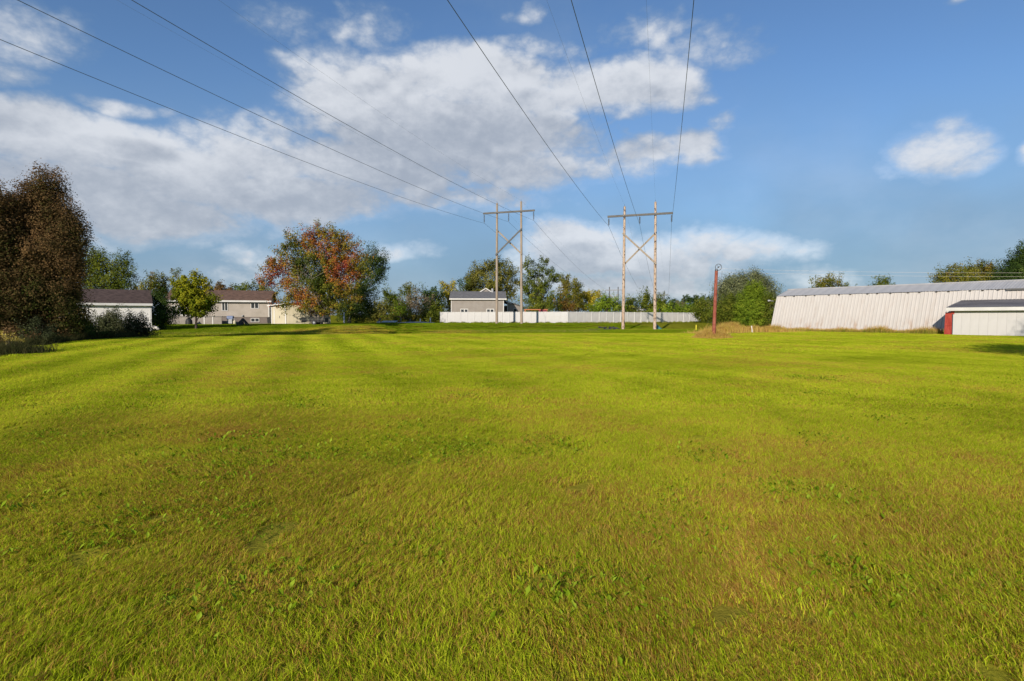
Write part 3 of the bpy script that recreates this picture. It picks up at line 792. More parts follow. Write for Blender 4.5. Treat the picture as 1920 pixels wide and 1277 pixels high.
def maple_t(pos, E, g):
    x = pos[:, 0]; z = pos[:, 2]
    v = .30 + .15 * np.sin(x * .9 + z * .7) + .08 * np.sin(x * 2.3 - z * 1.7)
    v = v + .52 * np.exp(-(((x - 4.4) / 2.0) ** 2 + ((z - 8.4) / 3.2) ** 2))          # red upper right
    v = v + .62 * np.exp(-(((x + 6.6) / 2.6) ** 2 + ((z - 6.4) / 2.2) ** 2))          # dark red left
    v = v + .40 * np.exp(-(((x - .8) / 2.6) ** 2 + ((z - 12.0) / 2.0) ** 2))          # red top
    v = v + .32 * np.exp(-(((x + 2.4) / 3.0) ** 2 + ((z - 3.6) / 2.0) ** 2))          # orange below
    v = v - .30 * np.exp(-(((x + .2) / 2.4) ** 2 + ((z - 7.4) / 2.6) ** 2))           # green heart
    return np.clip(v, 0, 1)
tree('autumn_maple', 'large spreading maple turning red and orange over the trailer', 79, 595,
     [(608, 442, 40, 24), (560, 452, 30, 18), (645, 465, 34, 28), (535, 470, 16, 14), (595, 475, 50, 28), (528, 495, 22, 16), (505, 492, 12, 10), (512, 512, 20, 12), (500, 530, 16, 8), (560, 505, 34, 22), (625, 505, 48, 32), (670, 500, 24, 26), (540, 530, 26, 12), (600, 540, 50, 26), (555, 556, 30, 14), (535, 568, 18, 10), (590, 574, 34, 16), (640, 550, 34, 30), (628, 575, 26, 18)],
     L_maple, leaf=.19, layers=3.5, clump=.75, trunk=.20, trunks=4, bark='bark_grey', tintf=maple_t, limbs=110, shell=.6, low=1.3)
tree('dark_tree', 'dark green tree behind the right side of the red maple', 97, 655,
     [(702, 482, 22, 22), (690, 510, 30, 28), (712, 505, 14, 22), (680, 545, 30, 24), (665, 572, 34, 24), (685, 585, 20, 18), (650, 590, 22, 16), (668, 600, 22, 8)], L_dark, leaf=.17, layers=3.4, clump=.8, trunk=.3, bark='bark_grey', limbs=60)

# --- wood behind the middle
wood = [
    ('grove_tree', 'forked dark green tree just right of the big maple', 118, 745, [(732, 552, 14, 12), (755, 546, 10, 8), (742, 565, 22, 14), (735, 585, 24, 16)], L_green, {}),
    ('grove_tree', 'slim brownish spire of a tree standing above the far thicket', 122, 768, [(765, 540, 9, 14), (772, 553, 12, 12), (768, 572, 16, 18)], L_olive, dict(layers=3)),
    ('bare_thicket_tree', 'brown leafless thicket tree left of the white fence end', 116, 775, [(765, 570, 16, 22), (790, 568, 14, 26), (778, 585, 22, 18)], L_twig, dict(layers=.8, limbs=120, bark='twig', trunk=.08, trunks=5)),
    ('bare_thicket_tree', 'paler twiggy thicket tree touching the dark round tree', 119, 800, [(800, 565, 14, 22), (812, 575, 12, 20)], L_twig, dict(layers=.9, limbs=90, bark='twig', trunk=.08, trunks=4)),
    ('grove_tree', 'dark domed tree between bare thicket and yellow tree', 124, 810, [(806, 550, 16, 13), (822, 556, 14, 12), (810, 575, 26, 22)], L_dark, dict(layers=4)),
    ('yellow_tree', 'pale yellow green round tree left of the grey roof', 128, 843, [(843, 541, 15, 11), (836, 550, 12, 9), (850, 552, 12, 10), (842, 570, 18, 18)], L_yellow, {}),
    ('grove_bush', 'olive bush at the foot of the wood beside the maple', 112, 710, [(712, 585, 20, 18), (700, 595, 20, 10)], L_olive, dict(layers=5)),
    ('grove_bush', 'yellowish green bush left of the bare thicket', 112, 748, [(750, 582, 18, 14), (745, 596, 24, 8)], L_bright, dict(layers=4.5)),
    ('grove_bush', 'rounded green bush right of the bare thicket by the fence', 112, 812, [(812, 584, 17, 16), (820, 594, 18, 10), (800, 595, 14, 8)], L_green, dict(layers=5)),
    ('grove_bush', 'low yellow brown bush before the thicket', 110, 775, [(775, 596, 22, 7), (735, 598, 20, 6)], L_mix, dict(layers=4.5)),
    ('poplar', 'small dark spire left of the large trees behind the grey house', 126, 868, [(868, 538, 6, 12), (868, 555, 9, 10)], L_dark, {}),
    ('broad_tree', 'broad olive green tree rising over the grey roof', 132, 925, [(897, 508, 14, 14), (912, 505, 16, 14), (935, 500, 20, 15), (955, 512, 12, 14), (885, 530, 14, 20), (915, 530, 34, 22), (950, 535, 26, 22), (920, 560, 45, 26)], L_olive, dict(layers=4.2, limbs=40)),
    ('narrow_tree', 'rusty narrow tree at the left flank of the broad olive tree', 129, 879, [(879, 525, 7, 16), (880, 548, 10, 16)], L_mix, dict(layers=3.6)),
    ('tall_poplar', 'tall airy dark green tree right of the left wooden pylon', 130, 1008, [(990, 496, 12, 13), (1015, 494, 13, 13), (1030, 506, 8, 12), (1000, 515, 18, 16), (1025, 525, 16, 16), (1042, 520, 9, 18), (985, 530, 12, 20), (1010, 545, 34, 18), (1010, 568, 40, 20)], L_green, dict(layers=2.9, limbs=70, clump=.85)),
    ('turning_tree', 'green tree with yellow right half beside the tall airy tree', 126, 1066, [(1060, 528, 9, 10), (1070, 538, 14, 12), (1058, 545, 14, 14), (1080, 548, 10, 14), (1065, 565, 22, 16)], L_mix, dict(layers=3.6)),
    ('yellow_tree', 'small bright yellow tree tucked behind the turning tree', 130, 1084, [(1080, 540, 9, 10), (1084, 553, 9, 10), (1082, 572, 14, 14)], L_yellow, {}),
    ('yellow_tree', 'wide pale yellow tree right of the grove above the fence', 134, 1106, [(1098, 552, 12, 8), (1115, 553, 13, 9), (1106, 562, 18, 10), (1106, 576, 22, 12)], L_yellow, {}),
    ('hedge_shrub', 'orange tinged shrub above the white fence corner', 116, 1058, [(1055, 570, 13, 9), (1062, 578, 16, 8)], L_russet, dict(layers=5)),
    ('hedge_shrub', 'dark green shrub on the fence line under the airy tree', 114, 1020, [(1010, 576, 18, 10), (1038, 578, 16, 9), (1000, 582, 16, 6)], L_green, dict(layers=5)),
    ('hedge_shrub', 'leafy bright green shrub just left of the right pylon', 118, 1138, [(1130, 570, 17, 11), (1145, 566, 15, 10), (1152, 578, 18, 10), (1118, 579, 15, 9)], L_bright, dict(layers=5.5)),
    ('hedge_shrub', 'dark green shrub directly behind the right pylon left post', 120, 1180, [(1182, 568, 9, 12), (1172, 578, 14, 9), (1190, 580, 10, 8)], L_green, dict(layers=5)),
    ('young_tree', 'pointed green tree between the two posts of the right pylon', 122, 1212, [(1212, 556, 10, 12), (1204, 570, 9, 12), (1218, 572, 12, 12), (1210, 582, 16, 8)], L_green, dict(layers=4.5)),
    ('young_tree', 'slim green tree right of the right pylon before a far pylon', 124, 1238, [(1237, 562, 7, 12), (1242, 572, 12, 10)], L_green, dict(layers=4)),
    ('young_tree', 'smallest pointed tree in the gap right of the right pylon', 126, 1256, [(1255, 570, 6, 9), (1257, 580, 10, 8)], L_dark, dict(layers=4)),
    ('far_tree', 'hazy grey green rounded tree on the skyline above the fence end', 190, 1272, [(1270, 567, 12, 6), (1272, 577, 16, 9)], L_grey, dict(layers=5)),
    ('far_tree', 'long hazy dark tree mass on the skyline left of the red pole', 185, 1315, [(1300, 562, 18, 7), (1322, 562, 14, 9), (1310, 575, 34, 12)], L_dark, dict(layers=5)),
    ('hedge_shrub', 'dry tan shrub topping the hedge behind the fence', 128, 1275, [(1275, 575, 12, 6), (1262, 578, 9, 5)], L_twig, dict(layers=4)),
    ('clipped_hedge', 'long green hedge behind the right part of the white fence', 122, 1260, [(1225, 584, 20, 8), (1250, 583, 20, 9), (1280, 582, 20, 9), (1305, 584, 16, 9)], L_bright, dict(layers=5.5)),
    ('hedge_shrub', 'deep green shrub hiding the right end of the white fence', 105, 1327, [(1322, 590, 14, 16), (1338, 586, 14, 18), (1312, 580, 14, 10), (1330, 574, 18, 12)], L_green, dict(layers=5.5)),
]
for nm, lb, Y, bp, lob, mt, kw in wood:
    kw = dict(kw); kw.setdefault('layers', 3.8); kw.setdefault('limbs', 18); kw.setdefault('clump', .9)
    tree(nm, lb, Y, bp, lob, mt, cat='shrub' if ('bush' in nm or 'shrub' in nm) else ('hedge' if 'hedge' in nm else 'tree'), **kw)

# --- right of the red pole
def willow_droop(**k): pass
tree('weeping_willow', 'large weeping willow with hanging grey green foliage', 92, 1395,
     [(1412, 520, 16, 12), (1390, 530, 28, 16), (1365, 535, 18, 16), (1425, 532, 20, 16), (1440, 545, 14, 14), (1358, 552, 14, 18), (1395, 552, 40, 20), (1448, 560, 10, 16), (1400, 580, 48, 20)],
     L_grey, leaf=.17, layers=7, clump=.9, droop=1.0, spray=3.2, limbs=40, trunk=.3)
tree('round_cedar', 'bright green cone shaped cedar in front of the willow', 80, 1412,
     [(1412, 545, 16, 14), (1412, 562, 27, 20), (1412, 585, 33, 22), (1412, 600, 32, 12)], L_bright, leaf=.13, layers=8, clump=.5, limbs=14, shell=.25, tintf=lambda p, E, g: np.clip(g.normal(.52, .2, len(p)), 0, 1))
tree('leafy_bush', 'broad leaved green bush between the red pole and the cedar', 86, 1360,
     [(1358, 570, 20, 14), (1372, 562, 12, 10), (1352, 588, 22, 16), (1378, 590, 18, 18), (1365, 602, 26, 8)], L_green, leaf=.17, layers=4.6, clump=.8, cat='bush', limbs=16)
tree('leafy_bush', 'green bush squeezed between the cedar and the barn end', 78, 1441,
     [(1442, 568, 10, 16), (1440, 592, 11, 18), (1445, 580, 8, 20)], L_green, leaf=.14, layers=4.6, clump=.6, cat='bush', limbs=12)
tree('barn_side_tree', 'green tree crown showing over the left part of the barn roof', 112, 1548,
     [(1535, 534, 14, 8), (1552, 524, 14, 9), (1568, 530, 12, 11), (1548, 545, 30, 14)], L_mix, layers=3.2, clump=.9, limbs=24)
tree('barn_side_tree', 'sliver of low foliage beside the first crown over the barn', 112, 1588, [(1588, 538, 12, 4), (1590, 548, 16, 9)], L_green, layers=3, clump=.8, limbs=12)
tree('barn_side_tree', 'small round crown over the middle of the barn roof', 114, 1655,
     [(1655, 528, 16, 6), (1650, 522, 7, 4), (1655, 540, 26, 12)], L_green, layers=3.2, clump=.9, limbs=18)
tree('rusty_hedge_tree', 'long olive and brown tree row top above the right barn roof', 104, 1815,
     [(1785, 514, 24, 12), (1820, 508, 28, 12), (1850, 507, 24, 12), (1765, 522, 14, 8), (1800, 528, 50, 14), (1850, 525, 40, 16)], L_mix, layers=4.5, clump=.9, limbs=30)
tree('dark_spruce', 'dark spruce rising at the right edge above the barn', 96, 1918,
     [(1918, 475, 16, 16), (1910, 495, 26, 16), (1915, 515, 40, 18), (1895, 525, 30, 14), (1935, 500, 30, 30)], L_dark, leaf=.18, layers=5, clump=.8, limbs=30)
# out of frame on the right: a tree shading the lawn, a larger one added to shade the shed
for i, (x, y, h, r_) in enumerate(((18.7, 10.9, 9.6, 2.5), (35.4, 16.6, 16.0, 4.2))):
    px_ = CX + F * x / y; k_ = F / y; zt_ = HZ - (h - 1.6) * k_
    tree('shade_tree', ['smaller yard tree beyond the right edge', 'larger unseen tree added beyond the right edge to shade the lean to'][i], y, px_,
         [(px_, zt_ + r_ * .6 * k_, r_ * .7 * k_, r_ * .6 * k_), (px_ - r_ * .3 * k_, zt_ + r_ * 1.2 * k_, r_ * k_, r_ * .6 * k_), (px_ + r_ * .4 * k_, zt_ + r_ * 1.3 * k_, r_ * .8 * k_, r_ * .5 * k_)], L_green, leaf=.14, layers=6, limbs=20)

# ------------------------------------------------------------------ tall dry grass and weeds (stuff)
M['dry_blade'] = leafmat('dry_blade', [(.15, .075, .02), (.27, .17, .045), (.38, .27, .085), (.26, .24, .03)], .35, gain=1.75)
M['green_blade'] = leafmat('tall_green_blade', [(.05, .075, .010), (.10, .13, .015), (.17, .18, .025), (.26, .22, .06)], .3, gain=1.6)
M['scrub_blade'] = leafmat('scrub_blade', [(.020, .026, .009), (.036, .038, .014), (.055, .050, .022), (.050, .068, .022)], .3, gain=1.4)
def tall_grass(name, label, pts, h, w, mat, seed, lean=.35):
    g = np.random.default_rng(seed); n = len(pts)
    H = h * (.35 + .8 * g.random(n)) if np.isscalar(h) else h * (.5 + .6 * g.random(n))
    th = g.random(n) * 2 * np.pi; ph = g.random(n) * np.pi
    dx, dy = np.cos(th) * lean * H, np.sin(th) * lean * H
    wx, wy = np.cos(ph) * w, np.sin(ph) * w
    z = terrain(pts[:, 0], pts[:, 1]) - .02
    x, y = pts[:, 0], pts[:, 1]
    b0 = np.stack([x - wx, y - wy, z], 1); b1 = np.stack([x + wx, y + wy, z], 1)
    m0 = np.stack([x + dx * .3 - wx * .8, y + dy * .3 - wy * .8, z + H * .6], 1); m1 = np.stack([x + dx * .3 + wx * .8, y + dy * .3 + wy * .8, z + H * .6], 1)
    tp = np.stack([x + dx, y + dy, z + H * .95], 1)
    v = np.stack([b0, b1, m1, m0, tp], 1).reshape(-1, 3); i = np.arange(n) * 5
    f = np.concatenate([np.stack([i, i + 1, i + 2], 1), np.stack([i, i + 2, i + 3], 1), np.stack([i + 3, i + 2, i + 4], 1)])
    me = npmesh(name, v, f, mat, {'tint': np.repeat(np.clip(g.normal(.5, .28, n), 0, 1), 5)}, smooth=False)
    o = bpy.data.objects.new(name, me); link(o); return tag(o, label, None, None, 'stuff')
def disc(cx, cy, rx, ry, n, pw=.5):
    a = rng.random(n) * 2 * np.pi; r = rng.random(n) ** pw
    return np.stack([cx + rx * r * np.cos(a), cy + ry * r * np.sin(a)], 1)
def clumpy(p, base, edge=None, f=1.0):
    n_ = .5 + .5 * np.sin(p[:, 0] * 1.9 * f + 1.3 * np.sin(p[:, 1] * 1.3 * f)) * np.cos(p[:, 1] * 2.3 * f + .7 * np.sin(p[:, 0] * 2.9 * f))
    return base * (.30 + .85 * n_)
POLE = (gx(1338.5, 43), 43.0)
p = disc(POLE[0], POLE[1] + .3, 1.5, 1.3, 9000, .62)
hh = clumpy(p, .80, f=2.2) * (1.05 - (((p[:, 0] - POLE[0]) / 1.5) ** 2 + ((p[:, 1] - POLE[1] - .3) / 1.4) ** 2) * .75)
tall_grass('dry_grass', 'mound of tall straw coloured grass round the rusty red pole', p, hh, .010, M['dry_blade'], 1, .5)
q = np.concatenate([disc(gx(1365, 62), 62, 3.6, 3.0, 11000), disc(gx(1405, 64), 64, 4.0, 2.6, 11000), disc(gx(1330, 58), 58, 1.8, 1.5, 3000), disc(gx(1445, 63), 62, 2.6, 1.6, 6000)])
def lobes(n, spec):
    out = []
    for cx, cy, rx, ry, w in spec:
        m_ = int(n * w); r = np.abs(rng.normal(0, .42, m_)); a = rng.random(m_) * 2 * np.pi
        out.append(np.stack([cx + rx * r * np.cos(a), cy + ry * r * np.sin(a)], 1))
    return np.concatenate(out)
q = lobes(30000, [(gx(1352, 58), 58, 2.6, 2.6, .2), (gx(1372, 63), 63, 3.8, 3, .25), (gx(1400, 64), 64, 3.4, 2.6, .2), (gx(1425, 62), 62, 3, 2, .15), (gx(1448, 60.5), 60.5, 3.2, 1.6, .12), (gx(1325, 56), 56, 2.0, 1.6, .08)])
qh = clumpy(q, 1.0) * np.interp(q[:, 0], [gx(1320, 60), gx(1350, 60), gx(1385, 62), gx(1420, 62), gx(1460, 62)], [.5, 1.1, 1.2, .75, .6])
tall_grass('dry_grass', 'wide band of brown weeds between the red pole and the barn', q, qh, .012, M['dry_blade'], 2, .45)
# along the barn foot
bl = rng.random(15000); bt = bl * 17.5
bp = np.stack([30.8 + .589 * bt - .808 * (.25 + .9 * rng.random(15000) ** 1.5), 68 - .808 * bt - .589 * (.25 + .9 * rng.random(15000) ** 1.5)], 1)
bh = .28 + .30 * (np.sin(bt * 1.7) * .5 + .5) * (np.sin(bt * .6 + 1) * .5 + .5) + .25 * np.exp(-((bt - 16.3) / 1.0) ** 2)
dk_ = rng.random(15000) < .4
tall_grass('verge_straw', 'dry straw coloured weeds mixed along the foot of the barn', bp[dk_], bh[dk_] * 1.7, .010, M['dry_blade'], 8, .45)
tall_grass('verge_weeds', 'green and straw weeds growing along the foot of the barn', bp, bh, .012, M['green_blade'], 3, .4)
# left scrub floor
lf = rng.random(30000)
ly = 31.5 + 16 * lf; lx = np.interp(ly, [31, 36, 41, 46, 48], [-27.6, -28.4, -29.6, -30.3, -31]) - 7.5 * rng.random(30000) ** 1.3
tall_grass('scrub', 'dark tangled weeds and brambles along the left edge of the lawn', np.stack([lx, ly], 1), clumpy(np.stack([lx, ly], 1), .75), .010, M['scrub_blade'], 4, .55)
fl = lobes(8000, [(gx(-6, 25.3), 25.3, 1.6, 1.5, .5), (gx(22, 25), 25, 1.2, 1.2, .3), (gx(48, 25), 25.2, 1.0, .9, .2)])
tall_grass('dark_weeds', 'patch of dark brown weeds standing in the lawn at the left edge', fl, clumpy(fl, .75, f=2), .008, M['scrub_blade'], 5, .5)
# field-edge fringe of uncut grass beyond the mown edge
ex = rng.random(16000) * 46 - 36; ey = edge_y(ex) + 7.0 + 6 * rng.random(16000)
tall_grass('bank_grass', 'uncut grass on the bank of the ditch behind the field', np.stack([ex, ey], 1), .20, .013, M['green_blade'], 6, .5)
ff = rng.random(9000); fa = np.array([gx(826, 97.5), 97.3]); fbm = np.array([gx(1065, 91.5), 91.3]); fc2 = np.array([gx(1313, 113), 112.8])
fw = np.where((ff < .45)[:, None], fa + (fbm - fa) * (ff / .45)[:, None], fbm + (fc2 - fbm) * ((ff - .45) / .55)[:, None]); fw[:, 1] -= .1 + .35 * rng.random(9000) ** 2
tall_grass('fence_weeds', 'uncut grass and weeds along the foot of the white fence', fw, clumpy(fw, .36, f=1.4), .014, M['green_blade'], 7, .4)
# goldenrod
gr = thing('goldenrod', 'yellow flowering goldenrod stems rising from the dark weed patch', 'wildflower', (gx(22, 25.3), 25.3, tz(gx(22, 25.3), 25.3)))
st = MB(); fp = []
for k in range(9):
    a = random.uniform(-.32, .32); hgt = random.uniform(.75, 1.12)
    e_ = (a * 1.3, random.uniform(-.3, .3), hgt)
    st.tube([(a * .6, 0, 0), (a, e_[1] * .5, hgt * .6), e_], [.008, .006, .004], 5)
    for j in range(70): fp.append((e_[0] + random.gauss(0, .05), e_[1] + random.gauss(0, .05), hgt - abs(random.gauss(0, .12))))
st.build('stem', M['twig'], gr)
fo = bpy.data.objects.new('flower_head', leaves_mesh(np.array(fp), .035, np.random.default_rng(3), np.random.default_rng(4).random(len(fp)), leafmat('goldenrod_flower', [(.42, .30, .03), (.55, .45, .06), (.6, .5, .2)], .3), 'flower_head'))
link(fo, gr); fo['kind'] = 'stuff'

# ------------------------------------------------------------------ wooden H pylons
LDIR = R(15.7)      # the lines run this much right of straight ahead
def pylon(label, px, Y, spacing, arm, z_top, z_arm, br_lo, br_hi, ins, arm_l, tilt, pole_mat, front_up):
    X = gx(px, Y); z0 = tz(X, Y)
    t = thing('wooden_pylon', label, 'power pylon', (X, Y, z0), -LDIR, 'wooden H-frame power pylons')
    h = spacing / 2
    for s, zt in ((-1, z_top[0]), (1, z_top[1])):
        xx, yy = X + s * h * math.cos(LDIR), Y - s * h * math.sin(LDIR)
        zb = tz(xx, yy) - z0
        po = MB().tube([(s * h * 1.0, 0, zb - .3), (s * h * .99, 0, zb + 3), (s * h * .975, 0, (zt - z0) * .7), (s * h * .96, 0, zt - z0)], [.215, .195, .165, .14], 14).build('pole', pole_mat, t)
    za = z_arm - z0
    am = MB(); am.bar((-arm_l, -.22, za - tilt), (arm - arm_l, -.22, za + tilt), .16, .26); am.build('crossarm', M['timber_grey'], t)
    lo, hi = br_lo - z0, br_hi - z0
    MB().bar((-h * 1.06, -.26, lo if front_up else hi), (h * 1.06, -.26, hi if front_up else lo), .10, .22).build('brace', M['timber_grey' if front_up else 'timber_tan'], t)
    MB().bar((-h * 1.02, .26, hi if front_up else lo), (h * 1.02, .26, lo if front_up else hi), .10, .20).build('brace', M['timber_tan'], t)
    ends = []
    for f in (.02, .5, .98):
        x = -arm_l + arm * f; zc = za - tilt + 2 * tilt * f - .13
        ib = MB(); ib.tube([(x, -.22, zc + .02), (x, -.22, zc - ins)], .022, 6)
        nd = 8
        for k in range(nd):
            zz = zc - .15 - k * (ins - .25) / nd
            ib.tube([(x, -.22, zz), (x, -.22, zz - .05)], [.085, .11], 10)
        ib.build('insulator', M['insulator'], t)
        ends.append(Vector((X + x * math.cos(LDIR) - .22 * math.sin(LDIR), Y - x * math.sin(LDIR) - .22 * math.cos(LDIR), z0 + zc - ins)))
    bolt = MB()
    for s in (-1, 1):
        for z in (lo, hi, za): bolt.tube([(s * h, -.36, z), (s * h, .36, z)], .035, 6)
        pk = (z_top[0] if s < 0 else z_top[1]) - z0
        bolt.tube([(s * h * .96, 0, pk - .1), (s * h * .96, 0, pk + .28)], [.03, .02], 6)
    bolt.build('fitting', M['steel_dark'], t)['kind'] = 'stuff'
    tops = [Vector((X + s * h * .96 * math.cos(LDIR), Y - s * h * .96 * math.sin(LDIR), zt + .2)) for s, zt in ((-1, z_top[0]), (1, z_top[1]))]
    return t, ends, tops
tR, endR, topR = pylon('right pylon of two blotchy pale wooden poles with crossed braces, nearest', 1198, 74.2, 4.05, 8.25, (hz(387, 74.6), hz(379, 73.8)), hz(403, 74), hz(496, 74), hz(436, 74), 1.10, 4.12, .04, M['pole_wood'], False)
tL, endL, topL = pylon('left pylon of two tan wooden poles before the white fence, grey front brace', 954.5, 87, 3.95, 8.1, (hz(381, 87.5), hz(378, 86.5)), hz(398, 87), hz(478, 87), hz(430, 87), 1.35, 4.05, .04, M['pole_weathered'], True)
# far pylons of the same lines
def far_pylon(label, px, Y, arm_px, y_arm, y_top):
    X = gx(px, Y); z0 = tz(X, Y); k = Y / F
    t = thing('wooden_pylon', label, 'power pylon', (X, Y, z0), -LDIR, 'wooden H-frame power pylons')
    a = arm_px * k / 2; za = hz(y_arm, Y) - z0; zt = hz(y_top, Y) - z0
    for s in (-1, 1):
        MB().tube([(s * a * .5, 0, -.2), (s * a * .5, 0, zt)], [.24, .19], 10).build('pole', M['steel_dark'], t)
    MB().bar((-a, -.2, za), (a, -.2, za), .2, .28).build('crossarm', M['steel_dark'], t)
    for f in (-.97, 0, .97):
        MB().tube([(f * a, -.2, za - .1), (f * a, -.2, za - 1.4)], .07, 6).build('insulator', M['insulator'], t)
    for s in (-1, 1): MB().bar((-s * a * .5, .2 * s, za - 1.6), (s * a * .5, .2 * s, za - 5.2), .14, .2).build('brace', M['timber_tan'], t)
    return [Vector((X + f * a * math.cos(LDIR), Y - f * a * math.sin(LDIR), z0 + za - 1.4)) for f in (-.97, 0, .97)]
fL = far_pylon('farther small pylon seen left of the right pylon over the hedge', 1150.5, 228, 32, 544, 538)
fR = far_pylon('farthest small pylon seen just right of the right pylon', 1237, 224, 30, 553, 546)

def wire_parab(a, b, sag, n=40):
    out = []
    for i in range(n + 1):
        f = i / n; p = a.lerp(b, f); p.z -= sag * 4 * f * (1 - f); out.append(p)
    return out
ld = Vector((math.sin(LDIR), math.cos(LDIR), 0))
def conductor(name, label, e, photo_px, far, r, mat, sag_f=2.6, group='power line conductors', S=138, zc=13.3):
    """one conductor: overhead from behind the camera, to the pylon e, on to the next one; it crosses the picture's edge at photo_px"""
    d = ray(*photo_px)
    P = Vector((0, 0, CAMH)) + d * ((zc - CAMH) / d.z)      # where the wire hangs at height zc overhead
    h = Vector((P.x - e.x, P.y - e.y, 0)); s1 = h.length; h.normalize()
    b = 4 * sag_f / S ** 2; a_ = (P.z - e.z - b * s1 * s1) / s1
    pts = [e + h * q + Vector((0, 0, a_ * q + b * q * q)) for q in (S * (1 - i / 60) for i in range(61))]
    if far is not None: pts += wire_parab(e, far, 3.0, 30)[1:]
    o = MB().tube(pts, r, 6).build(name, mat)
    return tag(o, label, 'power line', group)
nm3 = ['outer left conductor', 'middle conductor', 'right conductor']
for k, (px_, lb) in enumerate((((0, 74), 'lowest of the three dark wires crossing the upper left sky'), ((33, 0), 'middle of the three dark wires crossing the upper left sky'), ((247, 0), 'highest of the three dark wires crossing the upper left sky'))):
    conductor('conductor', lb, endL[k], px_, fL[k], .015, M['conductor'], zc=13.6)
for k, (px_, lb) in enumerate((((839, 0), 'dark wire leaving the top edge left of centre, running to the right pylon'), ((1071, 0), 'dark wire leaving the top edge right of centre, hung mid pylon'), ((1301, 0), 'steep dark wire dropping to the right tip of the right pylon'))):
    conductor('conductor', lb, endR[k], px_, fR[k], .015, M['conductor'])
for e, px_, lb, fr_ in ((topL[0], (219, 0), 'faint thin shield wire ending on the left pylon left post', fL[0]), (topL[1], (410, 0), 'faint thin shield wire ending on the left pylon right post', fL[2]),
                       (topR[0], (1025, 0), 'faint thin shield wire ending on the right pylon left post', fR[0]), (topR[1], (1212, 0), 'faint thin shield wire ending on the right pylon right post', fR[2])):
    conductor('shield_wire', lb, e, px_, fr_ + Vector((0, 0, 3.2)), .004, M['thin_wire'], group='thin shield wires', zc=16.2)

# ------------------------------------------------------------------ buildings
def window_at(parent, x0, x1, z0, z1, y=0.0, n=2, fw=.07, mat=None):
    """frame and panes on a wall whose outside is at local y, facing -y"""
    w = MB(); w.box(x0, x1, y - .06, y + .02, z0, z0 + fw); w.box(x0, x1, y - .06, y + .02, z1 - fw, z1)
    xsn = [x0 + (x1 - x0) * i / n for i in range(n + 1)]
    for i, x in enumerate(xsn):
        a = x if i == 0 else (x - fw if i == n else x - fw * .6)
        w.box(a, a + (fw if i in (0, n) else fw * 1.2), y - .055, y + .02, z0 + fw, z1 - fw)
    f = w.build('window', M['white_trim'], parent)
    for i in range(n):
        g_ = MB().box(xsn[i] + fw * .6, xsn[i + 1] - fw * .6, y - .02, y + .01, z0 + fw, z1 - fw).build('pane', M['glass'], f)
    return f
def front_frame(pxL, YL, pxR, YR):
    a = Vector((gx(pxL, YL), YL, 0)); b = Vector((gx(pxR, YR), YR, 0))
    return a, (b - a).length, math.atan2(b.y - a.y, b.x - a.x)
def gable_house(t, L, Dp, H, Rr, wall_mat, roof_mat, ov=.35, z_lo=0.0, fasc=.22, ends=(.3, .3)):
    wb = MB(); wb.box(0, L, 0, Dp, z_lo, H)
    for x in (0, L):
        wb.add([(x, 0, H), (x, Dp, H), (x, Dp / 2, H + Rr)], [(0, 1, 2)] if x else [(2, 1, 0)])
    wall = wb.build('wall', wall_mat, t)
    sl = Rr / (Dp / 2); el_ = ends[0]; er = ends[1]
    rf = MB()
    rf.slab([(-el_, -ov, H - ov * sl), (L + er, -ov, H - ov * sl), (L + er, Dp / 2, H + Rr), (-el_, Dp / 2, H + Rr)], .12)
    rf.slab([(L + er, Dp + ov, H - ov * sl), (-el_, Dp + ov, H - ov * sl), (-el_, Dp / 2, H + Rr), (L + er, Dp / 2, H + Rr)], .12)
    roof = rf.build('roof', roof_mat, t)
    fb_ = MB(); fb_.box(-el_, L + er, -ov - .06, -ov - .003, H - ov * sl - fasc * .6, H - ov * sl + .11)
    fb_.box(-el_, L + er, -ov, -.003, H - ov * sl - fasc * .6, H - ov * sl - fasc * .6 + .03)
    fb_.build('fascia', M['white_trim'], t)
    return wall, roof

# garage on the left
a, L, rz = front_frame(147, 58, 284, 61.5)
zb = tz(a.x, 62)
g_ = thing('garage', 'white sided garage with dark brown shingle roof under the brown tree', 'garage', (a.x, a.y, zb), rz)
Hg = hz(568, 59.5) - zb
gable_house(g_, L, 6.5, Hg, hz(545, 63) - zb - Hg, M['white_siding'], M['shingle_dark'], .3, z_lo=-.5, ends=(.25, .12))
for x0_, x1_ in ((L - .16, L + .015), (-.015, .16)): MB().box(x0_, x1_, -.03, .05, -.5, Hg - .12).build('corner_trim', M['white_trim'], g_)
